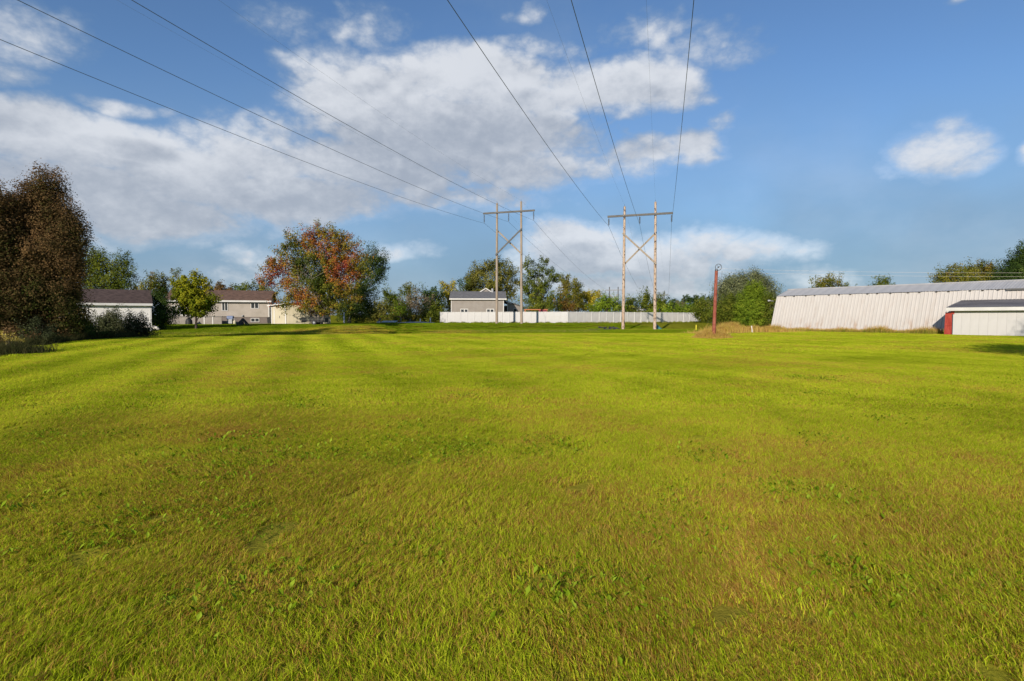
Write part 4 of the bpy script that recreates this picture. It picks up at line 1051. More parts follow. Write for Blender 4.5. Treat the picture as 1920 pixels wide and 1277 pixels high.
# stones at its right corner
for i, (px_, py_, r_) in enumerate(((272, 610, .22), (279, 611.5, .26), (286, 612.5, .24), (292, 613.5, .22), (296, 615, .16))):
    Y_ = 58.5; X_ = gx(px_, Y_); zt_ = tz(X_, Y_)
    g0 = np.random.default_rng(50 + i); vs = []; fs = []
    nu, nv = 8, 5
    for v_ in range(nv + 1):
        for u_ in range(nu):
            th_, ph_ = 2 * math.pi * u_ / nu, math.pi * v_ / nv
            k_ = r_ * (1 + .18 * math.sin(3 * th_ + i) * math.sin(ph_) + .1 * math.cos(2 * ph_ + i * 2))
            vs.append((1.25 * k_ * math.sin(ph_) * math.cos(th_), k_ * math.sin(ph_) * math.sin(th_), .75 * k_ * math.cos(ph_)))
    for v_ in range(nv):
        for u_ in range(nu): fs.append((v_ * nu + u_, (v_ + 1) * nu + u_, (v_ + 1) * nu + (u_ + 1) % nu, v_ * nu + (u_ + 1) % nu))
    sb = MB(); sb.add(vs, fs, False)
    o = sb.build('stone', M['stone'], None, (X_, Y_, max(zt_ + r_ * .3, hz(py_ + 1.5, Y_))))
    tag(o, ['leftmost pale stone at the garage corner', 'second pale stone from the garage corner', 'middle pale stone in the row by the garage', 'fourth pale stone from the garage corner', 'smallest pale stone nearest the evergreen bush'][i], 'stone', 'pale stones at the garage corner')

# brown-roofed bungalow
a, L, rz = front_frame(312, 80, 505, 84)
zb = tz((a.x), 82)
h_ = thing('bungalow', 'beige sided bungalow with long brown roof and grey foundation', 'house', (a.x, a.y, zb), rz)
Hh = hz(563, 83) - zb; zf = hz(594.5, 83) - zb
gable_house(h_, L, 8.0, Hh, hz(546, 86.5) - zb - Hh, M['beige_siding'], M['shingle_brown'], .4, z_lo=zf, ends=(.3, .35))
MB().box(.05, L - .05, .06, 7.9, -.5, zf).build('foundation', M['block'], h_)
ct = MB(); ct.box(L - .14, L + .015, -.03, .05, zf, Hh - .2); ct.build('corner_trim', M['white_trim'], h_)
def lx(px, Y0=80, Y1=84, p0=312, p1=505):   # local x along the front for a picture column
    f = (px - p0) / (p1 - p0); Yt = Y0 + (Y1 - Y0) * f
    for _ in range(4):
        x = gx(px, Yt); f = (x - a.x) / (L * math.cos(rz)); Yt = Y0 + (Y1 - Y0) * f
    return f * L
def lz_(py, Y=82.5): return hz(py, Y) - zb
window_at(h_, lx(416.3), lx(427.6), lz_(583), lz_(565.5))
window_at(h_, lx(470.5), lx(485.5), lz_(578.5), lz_(567.5))
window_at(h_, lx(470), lx(486), lz_(604), lz_(596.5), y=.06, n=2)
window_at(h_, lx(333), lx(343), lz_(591), lz_(574), n=2)
d_ = MB().box(lx(323), lx(330), -.05, .01, lz_(592), lz_(573)).build('patio_door', M['white_trim'], h_)
MB().box(lx(324.2), lx(328.8), -.07, -.04, lz_(590), lz_(575)).build('pane', M['glass'], d_)
ch = MB().box(lx(316), lx(322), 3.4, 4.2, Hh + .6, lz_(541, 85.5)).build('chimney', M['block'], h_)
vp = MB().tube([(lx(455), -.1, zf + .1), (lx(455), -.1, zf + .28)], .12, 8).build('vent', M['grey_metal'], h_)
# panelled deck skirt before the house
a2, L2, rz2 = front_frame(318, 78, 415, 78.8); zb2 = tz(a2.x, 78)
dk = thing('deck', 'low grey panelled deck wall in front of the bungalow', 'deck', (a2.x, a2.y, zb2), rz2)
Hd = hz(593.5, 78.4) - zb2
npan = 6
pmesh = None
for i in range(npan):
    w = L2 / npan
    if pmesh is None:
        p_ = MB().box(.05, w - .05, 0, .05, -.3, Hd - .06).build('panel', M['panel_grey'], dk); pmesh = p_.data
    else:
        p_ = bpy.data.objects.new('panel', pmesh); link(p_, dk)
    p_.location = (i * w, 0, 0)
for i in range(npan + 1):
    MB().box(i * L2 / npan - .06, i * L2 / npan + .06, -.04, .09, -.3, Hd - .05).build('post', M['white_trim'] if i in (4, 5) else M['panel_grey'], dk)
MB().box(-.08, L2 + .08, -.08, 2.2, Hd - .045, Hd + .03).build('deck_top', M['timber_grey'], dk)
rl = MB()
for i in range(7): rl.bar((lx(330) * 0 + .6 + i * .45, .4, Hd), (.6 + i * .45, .4, Hd + .8), .05)
rl.bar((.6, .4, Hd + .82), (3.3, .4, Hd + .82), .07)
rl.build('railing', M['white_trim'], dk)
# black covered barrel/chiminea, grill, woodpile, bin
def lathe(prof, sides=14):
    m_ = MB(); m_.tube([(0, 0, z) for r, z in prof], [r for r, z in prof], sides); return m_
X_ = gx(354, 77); o = thing('covered_barbecue', 'black covered barbecue on the lawn left of the thin tree trunk', 'barbecue', (X_, 77, tz(X_, 77)))
lathe([(.45, 0), (.43, .35), (.40, .6), (.22, .82), (.10, .86), (.09, 1.0)]).build('cover', M['black_cover'], o)
X_ = gx(432, 80); o = thing('gas_grill', 'grey gas grill with blue lid standing at the bungalow foundation', 'grill', (X_, 80, tz(X_, 80)))
MB().box(-.32, .32, -.25, .25, .12, .72).build('cabinet', M['grey_metal'], o)
lid = MB(); lid.tube([(-.42, 0, .95), (.42, 0, .95)], .24, 12); lid.box(-.42, .42, -.27, .27, .72, .9); lid.build('lid', M['blue_lid'], o)
MB().box(.42, .75, -.2, .2, .74, .79).build('side_shelf', M['grey_metal'], o)
for s in (-1, 1): MB().tube([(s * .26, -.2, .1), (s * .26 + .001, .2, .1)], .1, 10).build('wheel', M['rubber'], o)
X_ = gx(441, 80); o = thing('gas_bottle', 'cream gas bottle beside the grill', 'gas bottle', (X_, 79.8, tz(X_, 79.8)))
lathe([(.15, 0), (.19, .08), (.19, .42), (.12, .52), (.06, .54), (.08, .62)]).build('bottle', M['cream_panel'], o)
X_ = gx(455, 74); o = thing('log_pile', 'dark logs stacked in a cone for a bonfire on the lawn', 'woodpile', (X_, 74, tz(X_, 74)))
for k in range(16):
    an = k * 2.4; r_ = .6 + .3 * ((k * 37) % 10) / 10
    MB().tube([(r_ * math.cos(an), r_ * math.sin(an), -.02), (.08 * math.cos(an), .08 * math.sin(an), .78 + .15 * ((k * 13) % 7) / 7)], [.075, .05], 7).build('log', M['dark_wood'], o)
for k in range(4):
    MB().tube([(.5 + .15 * k, -.3, .06), (1.0 + .08 * k, .2 + .1 * k, .08)], [.07, .06], 7).build('log', M['dark_wood'], o)

# cream garden shed beside the maple
Yc = 82.5; ax = gx(508.5, Yc + .3); bx_ = gx(536, Yc)
zb = tz(gx(540, Yc), Yc)
Wc = Hc = None
s_ = thing('garden_shed', 'cream garden shed with white door trim and low roof beside the maple', 'shed', (ax, Yc + .3, zb), R(-8))
Wc = bx_ - ax + .01; Lc = gx(607, 85.2) - gx(536, Yc)
Hc = hz(572, Yc) - zb
# front (short) wall and long side wall at a wide angle, like a box turned to the right
side = Vector((Lc, 3.0, 0))
fw_ = MB().box(0, Wc, 0, .1, -.4, Hc).build('front_wall', M['cream_panel'], s_)
ang = R(28); SLs = 6.1
sd_ = Vector((math.cos(ang), math.sin(ang), 0)) * SLs
Msd = Matrix.Translation((Wc, .05, 0)) @ Matrix.Rotation(ang, 4, 'Z')
sw = MB().box(0, SLs, -.05, .05, -.4, Hc - .02, Msd).build('side_wall', M['tan_panel'], s_)
bw = MB(); bw.box(-.02, .06, .1, 4.0, -.4, Hc - .05); bw.build('back_wall', M['tan_panel'], s_)
tm = MB(); tm.box(.42, .56, -.03, .01, -.1, Hc - .15); tm.box(Wc - .10, Wc + .06, -.035, .06, -.3, Hc - .03); tm.box(0.0, .10, -.035, .02, -.3, Hc - .03); tm.build('trim', M['white_trim'], s_)
dr_ = MB().box(.60, Wc - .16, -.025, .015, -.05, Hc - .22).build('door', M['cream_panel'], s_)
MB().box(1.28, 1.34, -.06, -.02, .85, 1.2).build('handle', M['steel_dark'], dr_)
e1 = Vector((Wc, 0, 0)); e2 = e1 + sd_
rf = MB(); rf.slab([(-.35, -.35, Hc - .05), (Wc + .2, -.35, Hc + .22), (e2.x + .2, e2.y - .3, Hc + .22), (e2.x - 1.7, e2.y + 1.5, Hc + .1)], .09)
rf.build('roof', M['shingle_brown'], s_)
fs_ = MB(); fs_.bar((-.38, -.38, Hc - .08), (Wc + .22, -.38, Hc + .2), .05, .16); fs_.build('fascia', M['white_trim'], s_)
cp = MB(); cp.box(SLs - .06, SLs + .04, -.09, .06, -.4, Hc - .02, Msd); cp.build('corner_post', M['white_trim'], s_)
X_ = gx(505.3, 84.2); o = thing('wheeled_bin', 'narrow black bin standing at the left corner of the cream shed', 'bin', (X_, 84.2, tz(X_, 84.2)))
bb_ = MB(); bb_.add([(-.2, -.22, 0), (.2, -.22, 0), (.2, .22, 0), (-.2, .22, 0), (-.26, -.28, .9), (.26, -.28, .9), (.26, .28, .9), (-.26, .28, .9)], [(3, 2, 1, 0), (0, 1, 5, 4), (1, 2, 6, 5), (2, 3, 7, 6), (3, 0, 4, 7), (4, 5, 6, 7)]); bb_.build('body', M['black_cover'], o)
MB().slab([(-.29, -.31, .9), (.29, -.31, .9), (.29, .30, .98), (-.29, .30, .98)], .04).build('lid', M['black_cover'], o)
# utility trailer
Yt = 76.0; xl = gx(565, Yt); xr = gx(609, Yt); Lt = xr - xl
o = thing('utility_trailer', 'black utility trailer with slatted sides parked under the maple', 'trailer', (xl, Yt, tz(xl, Yt)), R(2))
MB().box(0, Lt, 0, 1.5, .32, .42).build('bed', M['trailer_black'], o)
for y in (0.0, 1.5):
    for i in range(6):
        MB().box(i * (Lt - .06) / 5, i * (Lt - .06) / 5 + .06, y - .03, y + .03, .42, .92 + .08 * (i / 5)).build('stake', M['trailer_black'], o)
    for z in (.50, .68, .86):
        MB().box(0, Lt, y - .05 if y == 0 else y + .032, y - .032 if y == 0 else y + .05, z, z + .12).build('slat', M['trailer_mesh'] if z == .68 else M['trailer_black'], o)
for x in (0, Lt):
    MB().box(x - .02, x + .02, .05, 1.45, .42, .90).build('end_gate', M['trailer_mesh'], o)
for y in (-.14, 1.64):
    w_ = MB().tube([(Lt * .55, y - .08, .30), (Lt * .55, y + .08, .30)], .30, 16).build('wheel', M['rubber'], o)
    MB().tube([(Lt * .55, y - .095, .30), (Lt * .55, y + .095, .30)], .14, 12).build('rim', M['grey_metal'], w_)
MB().tube([(0, .75, .36), (-1.0, .75, .34)], .05, 8).build('drawbar', M['trailer_black'], o)
# white post near the dark trunk, boundary stakes
def post(px, y_top, y_base, Y, r, mat, label, cat='post', group=None, name='post', tilt=0.0):
    X = gx(px, Y); z0 = tz(X, Y); h = max(.2, hz(y_top, Y) - z0)
    m_ = MB(); m_.tube([(0, 0, -.2), (tilt * h, 0, h * .97), (tilt * h, 0, h)], [r, r, r * .6], 8)
    o = m_.build(name, mat, None, (X, Y, z0)); return tag(o, label, cat, group)
post(645, 586, 607, 93, .13, M['white_trim'], 'short thick white post beside the dark tree trunk')
for px_, yt_, lb in ((712.5, 596.5, 'leftmost weathered post before the far thicket'), (751.5, 595.5, 'taller grey post left of the bare thicket'), (769, 598, 'short grey post in front of the bare thicket'), (788, 597.5, 'pale post right of the bare thicket'), (807, 595.5, 'grey post nearest the white fence end')):
    post(px_, yt_, 604, 104, .10, M['timber_grey'] if px_ < 780 else M['fence_post'], lb, group='weathered posts along the far boundary')
X_ = gx(709.5, 98); o = MB().box(-.25, .25, -.2, .2, 0, .35).build('utility_box', M['white_trim'], None, (X_, 98, tz(X_, 98))); tag(o, 'small whitish utility box beside the leftmost far post', 'box')
# gravel strip and bluish sheet behind the bank
gp = MB(); xa_, xb_ = gx(748, 103), gx(818, 103); n_ = 14
for i in range(n_):
    x0_, x1_ = xa_ + (xb_ - xa_) * i / n_, xa_ + (xb_ - xa_) * (i + 1) / n_
    h0, h1 = .16 * math.sin(math.pi * i / n_), .16 * math.sin(math.pi * (i + 1) / n_)
    gp.add([(x0_, 99.5, tz(x0_, 99.5) - .05), (x1_, 99.5, tz(x1_, 99.5) - .05), (x1_, 101.5, tz(x1_, 101.5) + h1 + .05), (x0_, 101.5, tz(x0_, 101.5) + h0 + .05), (x1_, 104, tz(x1_, 104) - .05), (x0_, 104, tz(x0_, 104) - .05)], [(0, 1, 2, 3), (3, 2, 4, 5)])
o = gp.build('gravel_path', M['gravel']); tag(o, 'pale gravel path along the far boundary posts', None, None, 'structure')
xa_, xb_ = gx(716, 96), gx(744, 96); bs = MB()
bs.slab([(xa_, 95, tz(xa_, 95) + .12), (xb_, 95, tz(xb_, 95) + .12), (xb_, 97, tz(xb_, 97) + .36), (xa_, 97, tz(xa_, 97) + .36)], .05)
o = bs.build('ground_sheet', M['blue_sheet']); tag(o, 'bluish grey sheet lying on the ground by the far posts', 'tarpaulin')

# grey house behind the fence
Yg = 112; a, L, rz = front_frame(846, 112, 944.5, 112.5); zb = tz(a.x, 112)
gh = thing('grey_house', 'grey sided house with dark shingle roof behind the white fence', 'house', (a.x, a.y, zb), rz)
Hh = hz(559.5, 112) - zb; Rg = hz(547, 116) - zb - Hh
gable_house(gh, L, 9.0, Hh, Rg, M['grey_siding'], M['shingle_grey'], .4, z_lo=-.5, ends=(.35, .55))
def lg(px): return (gx(px, 112.2) - a.x)
for x0, x1 in ((863.5, 878), (912, 926.5)):
    window_at(gh, lg(x0), lg(x1), hz(588.5, 112) - zb, hz(579, 112) - zb, n=2, fw=.13)
for x0_, x1_ in ((-.02, .10), (L - .12, L + .02)): MB().box(x0_, x1_, -.03, .05, 0, Hh - .2).build('corner_trim', M['white_trim'], gh)
# gable peeping over the ridge
xg = lg(911); wg = .95 * 1.05; zr = Hh + Rg
dg = MB(); yb = 4.4
zpk = hz(541.5, 117) - zb
dg.add([(xg - wg, yb, zr - .3), (xg + wg, yb, zr - .3), (xg + wg, yb, zr), (xg, yb, zpk - .1), (xg - wg, yb, zr)], [(0, 1, 2, 3, 4)])
dmo = dg.build('gable_wall', M['grey_siding'], gh)
dr2 = MB(); dr2.slab([(xg - wg - .25, yb - .15, zr - .12), (xg, yb - .15, zpk), (xg, yb + 3, zpk), (xg - wg - .25, yb + 3, zr - .12)][::-1], .12)
dr2.slab([(xg, yb - .15, zpk), (xg + wg + .25, yb - .15, zr - .12), (xg + wg + .25, yb + 3, zr - .12), (xg, yb + 3, zpk)][::-1], .12)
dr2.build('gable_roof', M['shingle_grey'], gh)
gtr = MB(); gtr.bar((xg - wg - .28, yb - .18, zr - .06), (xg, yb - .18, zpk + .08), .05, .17); gtr.bar((xg, yb - .18, zpk + .08), (xg + wg + .28, yb - .18, zr - .06), .05, .17); gtr.build('gable_trim', M['white_trim'], gh)
MB().tube([(lg(924), 4.0, zr - .4), (lg(924), 4.0, hz(541, 116) - zb)], .25, 10).build('vent_pipe', M['grey_metal'], gh)
# its lower wing on the right, farther back
a3 = Vector((gx(951, 117), 117, 0)); w_t = thing('house_wing', 'small low wing with white gable trim right of the grey house', 'house', (a3.x, 117, tz(a3.x, 117)), R(20))
z3 = tz(a3.x, 117); H3 = hz(569, 117) - z3
wb = MB(); wb.box(0, 3.2, 0, 4, -.3, H3 - .5); wb.build('wall', M['grey_siding'], w_t)
rf = MB(); rf.slab([(-.4, -.3, H3 + .45), (3.6, -.3, H3 - .75), (3.6, 4.3, H3 - .75), (-.4, 4.3, H3 + .45)], .14); rf.build('roof', M['shingle_grey'], w_t)
tm = MB(); tm.bar((-.4, -.33, H3 + .42), (.8, -.33, H3 + .05), .06, .2); tm.bar((.03, -.05, -.2), (.03, -.05, H3), .12); tm.build('trim', M['white_trim'], w_t)
wb = MB(); wb.add([(0, -.004, H3 - .5), (3.2, -.004, H3 - .5), (3.2, -.004, H3 - .62), (0, -.004, H3 + .35)], [(0, 1, 2, 3)]); wb.build('gable_wall', M['grey_siding'], w_t)
window_at(w_t, 1.3, 2.1, H3 - 1.9, H3 - 1.0, n=1)
# terracotta coloured deck roof behind the fence
xa_, xb_ = gx(983, 106), gx(1027, 106); zz = hz(579.5, 106); z0 = tz(xa_, 106)
o = thing('garden_pergola', 'orange brown wooden pergola top showing over the white fence', 'pergola', (xa_, 106, z0))
for i in range(9):
    MB().box(0, xb_ - xa_, i * .34, i * .34 + .22, zz - z0 - .18, zz - z0 - .02 + .01 * (i % 2)).build('roof_board', M['orange_deck'], o)
for x in (0.1, xb_ - xa_ - .25):
    for y in (0.05, 2.6): MB().box(x, x + .14, y, y + .14, -.1, zz - z0 - .2).build('post', M['orange_deck'], o)
MB().box((xb_ - xa_) * .62, (xb_ - xa_) * .95, -.06, -.01, zz - z0 - .55, zz - z0 - .12).build('panel', M['cloth_maroon'], o)
# far white roof through the trees
X_ = gx(1197, 150); z0 = tz(X_, 150)
o = thing('far_shed', 'far pale roofed shed glimpsed between trees left of the right pylon post', 'shed', (X_, 150, z0), R(-10))
zt_ = hz(576.5, 150) - z0
MB().box(-1.4, 1.4, 0, 3, -.2, zt_ - .8).build('wall', M['grey_siding'], o)
rf = MB(); rf.slab([(-1.6, -.3, zt_ - .9), (1.6, -.3, zt_ - .9), (1.6, 1.5, zt_), (-1.6, 1.5, zt_)], .08); rf.slab([(1.6, 3.3, zt_ - .9), (-1.6, 3.3, zt_ - .9), (-1.6, 1.5, zt_), (1.6, 1.5, zt_)], .08); rf.build('roof', M['white_trim'], o)

# ------------------------------------------------------------------ white panel fence, two runs
def fence_run(label, pL, YL, pR, YR, n, Htop, mat, pmat, gap=.04, wob=0.0, seed=1):
    a = Vector((gx(pL, YL), YL, 0)); b = Vector((gx(pR, YR), YR, 0)); L = (b - a).length; rz = math.atan2(b.y - a.y, b.x - a.x)
    z0 = tz((a.x + b.x) / 2, (a.y + b.y) / 2)
    t = thing('panel_fence', label, 'fence', (a.x, a.y, z0), rz)
    w = L / n; rr = random.Random(seed)
    pm = MB(); nb = 6
    for k in range(nb):      # tongue-and-groove boards of one panel
        x0 = .07 + (w - .14) * k / nb; x1 = .07 + (w - .14) * (k + 1) / nb - .012
        pm.box(x0, x1, -.012, .012, -.25, Htop - .10)
    proto = pm.build('fence_panel', mat, t); me = proto.data
    rmesh = MB().box(.05, w - .05, -.03, .03, Htop - .10, Htop).build('top_rail', pmat, t)
    pmesh = MB().box(-.06, .06, -.06, .06, -.35, Htop + .03).build('fence_post', pmat, t)
    for i in range(n):
        if i == 0: o, r_ = proto, rmesh
        else:
            o = proto.copy(); link(o, t); r_ = rmesh.copy(); link(r_, t)
        o.location = (i * w, rr.uniform(-1, 1) * .03, rr.uniform(-1, 1) * .02); r_.location = (i * w, 0, 0)
        o.rotation_euler = (rr.uniform(-1, 1) * .012, 0, rr.uniform(-1, 1) * wob)
    for i in range(n + 1):
        q = pmesh if i == 0 else pmesh.copy()
        if i: link(q, t)
        q.location = (i * w, 0, 0)
    return t
fence_run('left run of the white vinyl fence facing the sun, below the grey house', 826, 97.5, 1065, 91.5, 18, 1.88, M['fence_white'], M['fence_white'], seed=3)
fence_run('right run of the white vinyl fence receding behind the right pylon', 1065.5, 91.6, 1313, 113, 20, 1.88, M['fence_grey'], M['fence_post'], wob=.02, seed=4)

# ------------------------------------------------------------------ barn and lean-to
bo = Vector((30.8, 68, 0)); brz = math.atan2(-.808, .589)
zb = 0.0
barn = thing('barn', 'long pale metal barn with leaning ribbed walls and grey roof', 'barn', (bo.x, bo.y, tz(bo.x, bo.y) * 0), brz)
BL = 34.0; pw = 1.0
He = 4.12; ie = 1.45; Hr = 5.0; ir = 4.05; tw = 2 * ir
# local frame: x along the wall towards the camera's right, y away from the camera (into the barn)
def rib_sheet(w, y0, z0, y1, z1, ribs, d, thick=.02):
    m_ = MB(); a = Vector((0, y0, z0)); b = Vector((0, y1, z1)); u = (b - a)
    n = Vector((0, -u.z, u.y)).normalized()       # outwards, towards the camera
    xs_ = []
    for k in range(ribs):
        p0 = w * k / ribs; s_ = w / ribs
        xs_ += [(p0, 0), (p0 + s_ * .60, 0), (p0 + s_ * .72, d), (p0 + s_ * .88, d)]
    xs_.append((w - .004, 0))
    vs = []
    for x, o_ in xs_:
        vs += [a + Vector((x, 0, 0)) + n * o_, b + Vector((x, 0, 0)) + n * o_, a + Vector((x, 0, 0)) + n * (o_ - thick), b + Vector((x, 0, 0)) + n * (o_ - thick)]
    fs = []
    for i in range(len(xs_) - 1):
        j = i * 4; k = j + 4
        fs += [(j, k, k + 1, j + 1), (j + 2, j + 3, k + 3, k + 2)]
    m_.add(vs, fs); return m_
proto = rib_sheet(pw, 0, -.15, ie, He, 3, .036).build('wall_sheet', M['barn_metal'], barn)
M['barn_metal'].node_tree.nodes['Principled BSDF'].inputs['Specular IOR Level'].default_value = .25
def stain(m):
    t = m.node_tree; N = NT(t); b = t.nodes['Principled BSDF']; src = b.inputs['Base Color'].links[0].from_socket
    ge = N.new('ShaderNodeNewGeometry'); s = N.new('ShaderNodeSeparateXYZ'); N.link(ge.outputs['Position'], s.inputs[0])
    vec = N.v('MULTIPLY', ge.outputs['Position'], (1.2, 1.2, .25))
    nz = N.noise(vec, 1.4, 6, .65)
    low = N.sstep(s.outputs[2], 1.7, .1)
    f = N.m('MULTIPLY', N.sstep(nz, .48, .68), N.m('MULTIPLY_ADD', low, .75, .12))
    c = N.mixc(f, src, (.30, .18, .10))
    f2 = N.m('MULTIPLY', N.sstep(N.noise(N.v('MULTIPLY', ge.outputs['Position'], (.8, .8, .12)), 2.2, 5, .6),   .45, .75), .12)
    N.link(N.mixc(f2, c, (.30, .28, .27)), b.inputs['Base Color'])
stain(M['barn_metal'])
rs = random.Random(9)
roofp = rib_sheet(pw, ie - .05, He + .03, ir, Hr, 4, .03).build('roof_sheet', M['barn_roof'], barn)
backp = rib_sheet(pw, ie - .05, He + .03, ir, Hr, 4, .03)
for i in range(int(BL)):
    o = proto if i == 0 else proto.copy(); r_ = roofp if i == 0 else roofp.copy()
    if i: link(o, barn); link(r_, barn)
    o.location = (i * pw, rs.uniform(-1, 1) * .012, rs.uniform(-1, 1) * .03); r_.location = (i * pw, 0, rs.uniform(-1, 1) * .008)
bk = MB(); bk.slab([(BL, tw - ie, He), (0, tw - ie, He), (0, ir, Hr), (BL, ir, Hr)], .03); bk.build('back_roof', M['barn_roof'], barn)
bk = MB(); bk.slab([(BL, tw, -.15), (0, tw, -.15), (0, tw - ie, He), (BL, tw - ie, He)], .03); bk.build('back_wall', M['barn_metal'], barn)
for x in (.03, BL - .03):
    eb = MB(); eb.add([(x, .03, -.15), (x, tw - .03, -.15), (x, tw - ie - .03, He), (x, ir, Hr - .04), (x, ie + .03, He)], [(0, 1, 2, 3, 4)]); eb.build('end_wall', M['barn_metal'], barn)
MB().tube([(-.05, ir, Hr + .03), (BL, ir, Hr + .03)], .07, 8).build('ridge_cap', M['barn_roof'], barn)
gt = MB()
for k in range(26):
    x = .8 + k * 1.27 + rs.uniform(-.3, .3); gt.box(x, x + .16, ie - .16, ie - .06, He - .06, He + .01)
gt.build('eave_bracket', M['dark_wood'], barn)
MB().box(21.5, BL, ie - .22, ie - .13, He - .10, He + .06).build('fascia_board', M['timber_grey'], barn)
lb_ = MB(); lb_.tube([(-.1, .9, 3.55), (-.55, .75, 3.6)], .03, 6); lb_.tube([(-.42, .78, 3.63), (-.68, .72, 3.60)], [.07, .11], 10); lb_.build('end_lamp', M['grey_metal'], barn)

# lean-to: white wall 3 m before the barn, dark ribbed roof back to the barn
def blocal(px, Y):      # world -> barn local
    p = Vector((gx(px, Y), Y, 0)) - bo
    return p.x * math.cos(brz) + p.y * math.sin(brz), -p.x * math.sin(brz) + p.y * math.cos(brz)
sx0, sy0 = blocal(1787, 51.2)
wp_ = bo + Vector((math.cos(brz) * sx0 - math.sin(brz) * sy0, math.sin(brz) * sx0 + math.cos(brz) * sy0, 0))
lt = thing('lean_to', 'white lean to shed with dark metal roof against the barn', 'shed', (wp_.x, wp_.y, 0), brz)
SL = 15.0; Hs = hz(581, 51) ; He2 = hz(577, 51)
dback = -sy0
nbp = 24
bw_ = SL / nbp
pm = MB().box(.004, bw_ - .004, -.02, .02, -.1, Hs + .12).build('wall_board', M['shed_white'], lt)
for i in range(nbp):
    o = pm if i == 0 else pm.copy()
    if i: link(o, lt)
    o.location = (i * bw_, rs.uniform(-1, 1) * .006, 0)
MB().box(0, SL, .03, .06, -.1, Hs + .1).build('wall_backing', M['shed_white'], lt)
Ytop = 3.35
rp = MB(); zr0 = He2 + .02; zr1 = hz(563, 53.3)
yr0, yr1 = -.42, dback + .75
nrb = 60
for k in range(nrb):
    x = -.42 + k * (SL + .4) / nrb
    rp.slab([(x, yr0, zr0), (x + .225, yr0, zr0), (x + .225, yr1, zr1), (x, yr1, zr1)], .015)
    rp.slab([(x + .222, yr0, zr0 + .012), (x + .258, yr0, zr0 + .012), (x + .258, yr1, zr1 + .012), (x + .222, yr1, zr1 + .012)], .028)
rp.build('roof', M['shed_roof'], lt)
fc = MB(); fc.box(-.42, SL, yr0 - .03, yr0 + .02, zr0 - .30, zr0 - .01); fc.build('fascia', M['white_trim'], lt)
sf = MB(); sf.box(-.42, SL, yr0 + .025, -.03, zr0 - .28, zr0 - .25); sf.build('soffit', M['white_trim'], lt)
ew = MB(); ew.add([(.02, .03, -.1), (.02, dback + .6, -.1), (.02, dback + .6, zr1 - .1), (.02, .03, zr0 - .02)], [(0, 1, 2, 3)]); ew.build('end_wall', M['shed_white'], lt)
ge_ = MB(); ge_.slab([(-.40, yr0 + .03, zr0 - .32), (-.40, dback + .5, zr1 - .3), (-.40, dback + .5, zr1 - .01), (-.40, yr0 + .03, zr0 - .01)], .03); ge_.build('barge_board', M['white_trim'], lt)
cb = MB(); cb.box(-.10, .10, -.06, -.025, Hs - .38, Hs + .05); cb.build('corner_board', M['red_paint'], lt)
# red plank door standing open at its end
pd = Vector((wp_.x - .06, wp_.y + .05, 0))
dl = Vector((gx(1771, 51.8), 51.8, 0)); v_ = dl - pd
do = thing('plank_door', 'weathered red plank door standing open at the lean to end', 'door', (pd.x, pd.y, 0), math.atan2(v_.y, v_.x))
Ld = v_.length; Hd_ = hz(586, 51.3)
for k in range(5):
    x0 = Ld * k / 5; x1 = Ld * (k + 1) / 5 - .012; tp_ = Hd_ + (.12 if k == 0 else .02 * ((k * 7) % 3))
    b_ = MB(); sh = lambda x, z: x - .06 * (z / Hd_) * (x / Ld)
    b_.add([(x0, -.02, 0), (x1, -.02, 0), (x1, .02, 0), (x0, .02, 0), (sh(x0, tp_) , -.02, tp_), (sh(x1, tp_), -.02, tp_), (sh(x1, tp_), .02, tp_), (sh(x0, tp_), .02, tp_)], [(3, 2, 1, 0), (4, 5, 6, 7), (0, 1, 5, 4), (1, 2, 6, 5), (2, 3, 7, 6), (3, 0, 4, 7)])
    b_.build('plank', M['red_paint'], do)
MB().box(.03, Ld - .05, .02, .06, Hd_ * .42, Hd_ * .42 + .12).build('ledge', M['red_paint'], do)
MB().box(.03, Ld - .05, -.06, -.02, Hd_ * .44, Hd_ * .44 + .10).build('ledge', M['red_paint'], do)

# ------------------------------------------------------------------ small things on the field
X_, Y_ = POLE; z0 = tz(X_, Y_); zt_ = hz(508, Y_) - z0
rp_ = thing('rusty_pole', 'thick rusty red pole with a wire ring on top, in dry grass', 'pole', (X_, Y_, z0))
tl = (1342.0 - 1338.5) * Y_ / F
MB().tube([(0, 0, -.2), (tl * .5, 0, zt_ * .5), (tl, 0, zt_)], [.135, .125, .115], 14).build('shaft', M['red_rust'], rp_)
MB().tube([(tl, 0, zt_ + .001), (tl, 0, zt_ + .12)], [.12, .10], 12).build('cap', M['steel_dark'], rp_)
rc = (tl + .15, 0, zt_ + .28); rr_ = .235
ring = MB(); ring.tube([(rc[0] + rr_ * math.cos(q), rc[1], rc[2] + rr_ * math.sin(q)) for q in [2 * math.pi * i / 28 for i in range(29)]], .022, 6)
for q in (.6, 2.2, 3.9): ring.tube([rc, (rc[0] + rr_ * math.cos(q), 0, rc[2] + rr_ * math.sin(q))], .012, 5)
ring.tube([(rc[0], -.06, rc[2]), (rc[0], .06, rc[2])], .05, 8)
ring.build('wheel_ring', M['steel_dark'], rp_)
cbm = MB(); cbm.tube([(rc[0] + .28, 0, rc[2] - .3), (rc[0] + .24, 0, rc[2] - .7), (rc[0] + .1, .02, zt_ - 1.2), (tl * .6 + .14, .02, zt_ - 2.1)], .012, 5); cbm.build('loose_cable', M['steel_dark'], rp_)
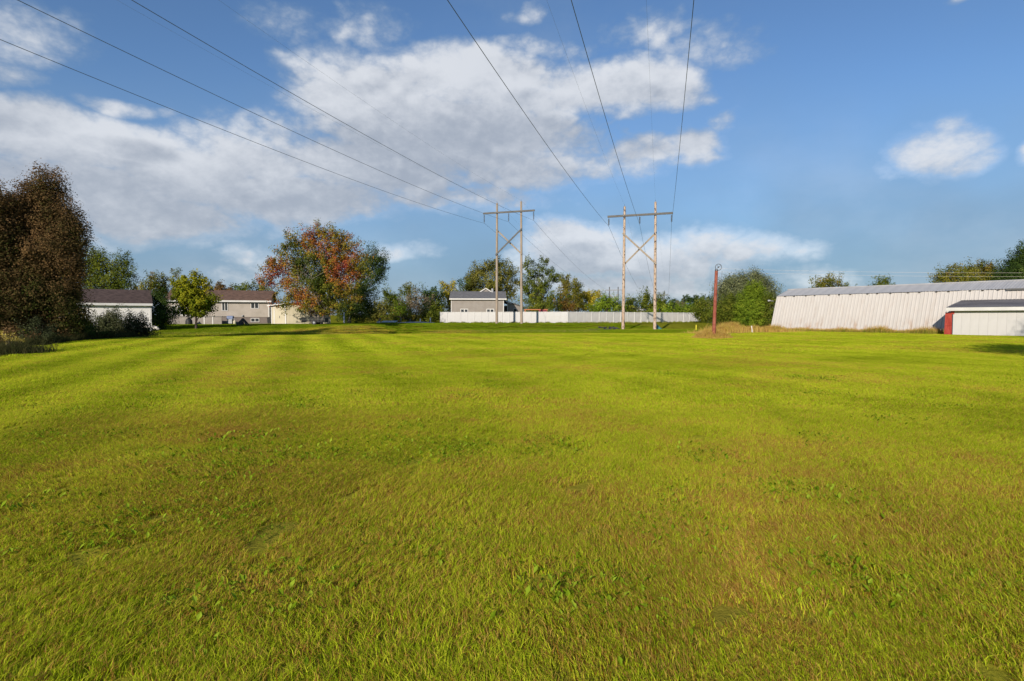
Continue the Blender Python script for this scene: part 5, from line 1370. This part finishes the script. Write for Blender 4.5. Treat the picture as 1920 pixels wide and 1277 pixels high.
# heap of dark hoses by the right pylon
Yh = 73.0; X_ = gx(1143, Yh); z0 = tz(X_, Yh)
hp = thing('hose_heap', 'low heap of black coiled hoses on the grass left of the right pylon', 'hoses', (X_, Yh, z0))
g0 = random.Random(3)
for k in range(9):
    cx_ = g0.uniform(-.9, .9); r_ = g0.uniform(.25, .5); zz_ = .05 + .09 * (k % 4)
    pts = [(cx_ + r_ * math.cos(q) * 1.2, r_ * math.sin(q), zz_ + .05 * math.sin(2 * q + k)) for q in [2 * math.pi * i / 14 for i in range(15)]]
    MB().tube(pts, .05, 6).build('hose_coil', M['rubber'], hp)
MB().tube([(-.9, 0, .04), (-1.5, -.1, .06), (-2.1, .1, .04), (-2.7, 0, .05)], .045, 6).build('hose_end', M['rubber'], hp)
# teal tarp at the pole foot
Yp = 75.4; X_ = gx(1234, Yp); z0 = tz(X_, Yp)
tp_ = MB(); cols_ = 9; vs = []; fs = []
for i in range(cols_):
    q = math.pi * 2 * i / (cols_ - 1); r_ = .55 + .12 * math.sin(3 * q)
    vs += [(-.30 + .05 * math.cos(q), .05 * math.sin(q), .78), (-.15 + r_ * .5 * math.cos(q), r_ * .4 * math.sin(q), .42 + .05 * math.sin(5 * q)), (.05 + r_ * math.cos(q) * 1.1, r_ * .8 * math.sin(q), -.03)]
for i in range(cols_ - 1):
    for j in range(2): fs.append((i * 3 + j, i * 3 + j + 1, i * 3 + 4 + j, i * 3 + 3 + j))
tp_.add(vs, fs, True)
o = tp_.build('tarp', M['tarp'], None, (X_, Yp, z0)); tag(o, 'crumpled teal tarp at the foot of the right pylon', 'tarpaulin')
post(1305.5, 609, 616, 70, .055, M['yellow_mark'], 'bright yellow marker stake left of the red pole', 'marker', name='marker_stake')
post(1411.5, 611, 622, 60, .06, M['white_trim'], 'leaning short white stake in the brown weeds before the cedar', 'marker', name='white_stake', tilt=-.15)
# pale service wires over the barn
for (y0_, y1_, lb) in ((503.5, 506, 'upper of two pale wires strung over the barn roof'), (509.5, 514, 'lower of two pale wires strung over the barn roof')):
    A = at(1346, y0_, 101); B = at(2300, y1_ + 1.0, 88)
    o = MB().tube(wire_parab(A, B, .55, 40), .012, 5).build('service_wire', M['pale_wire']); tag(o, lb, 'wire', 'pale service wires over the barn')
print('objects', len(bpy.data.objects), 'tris', sum(len(o.data.polygons) * 2 for o in C.objects if o.type == 'MESH'))
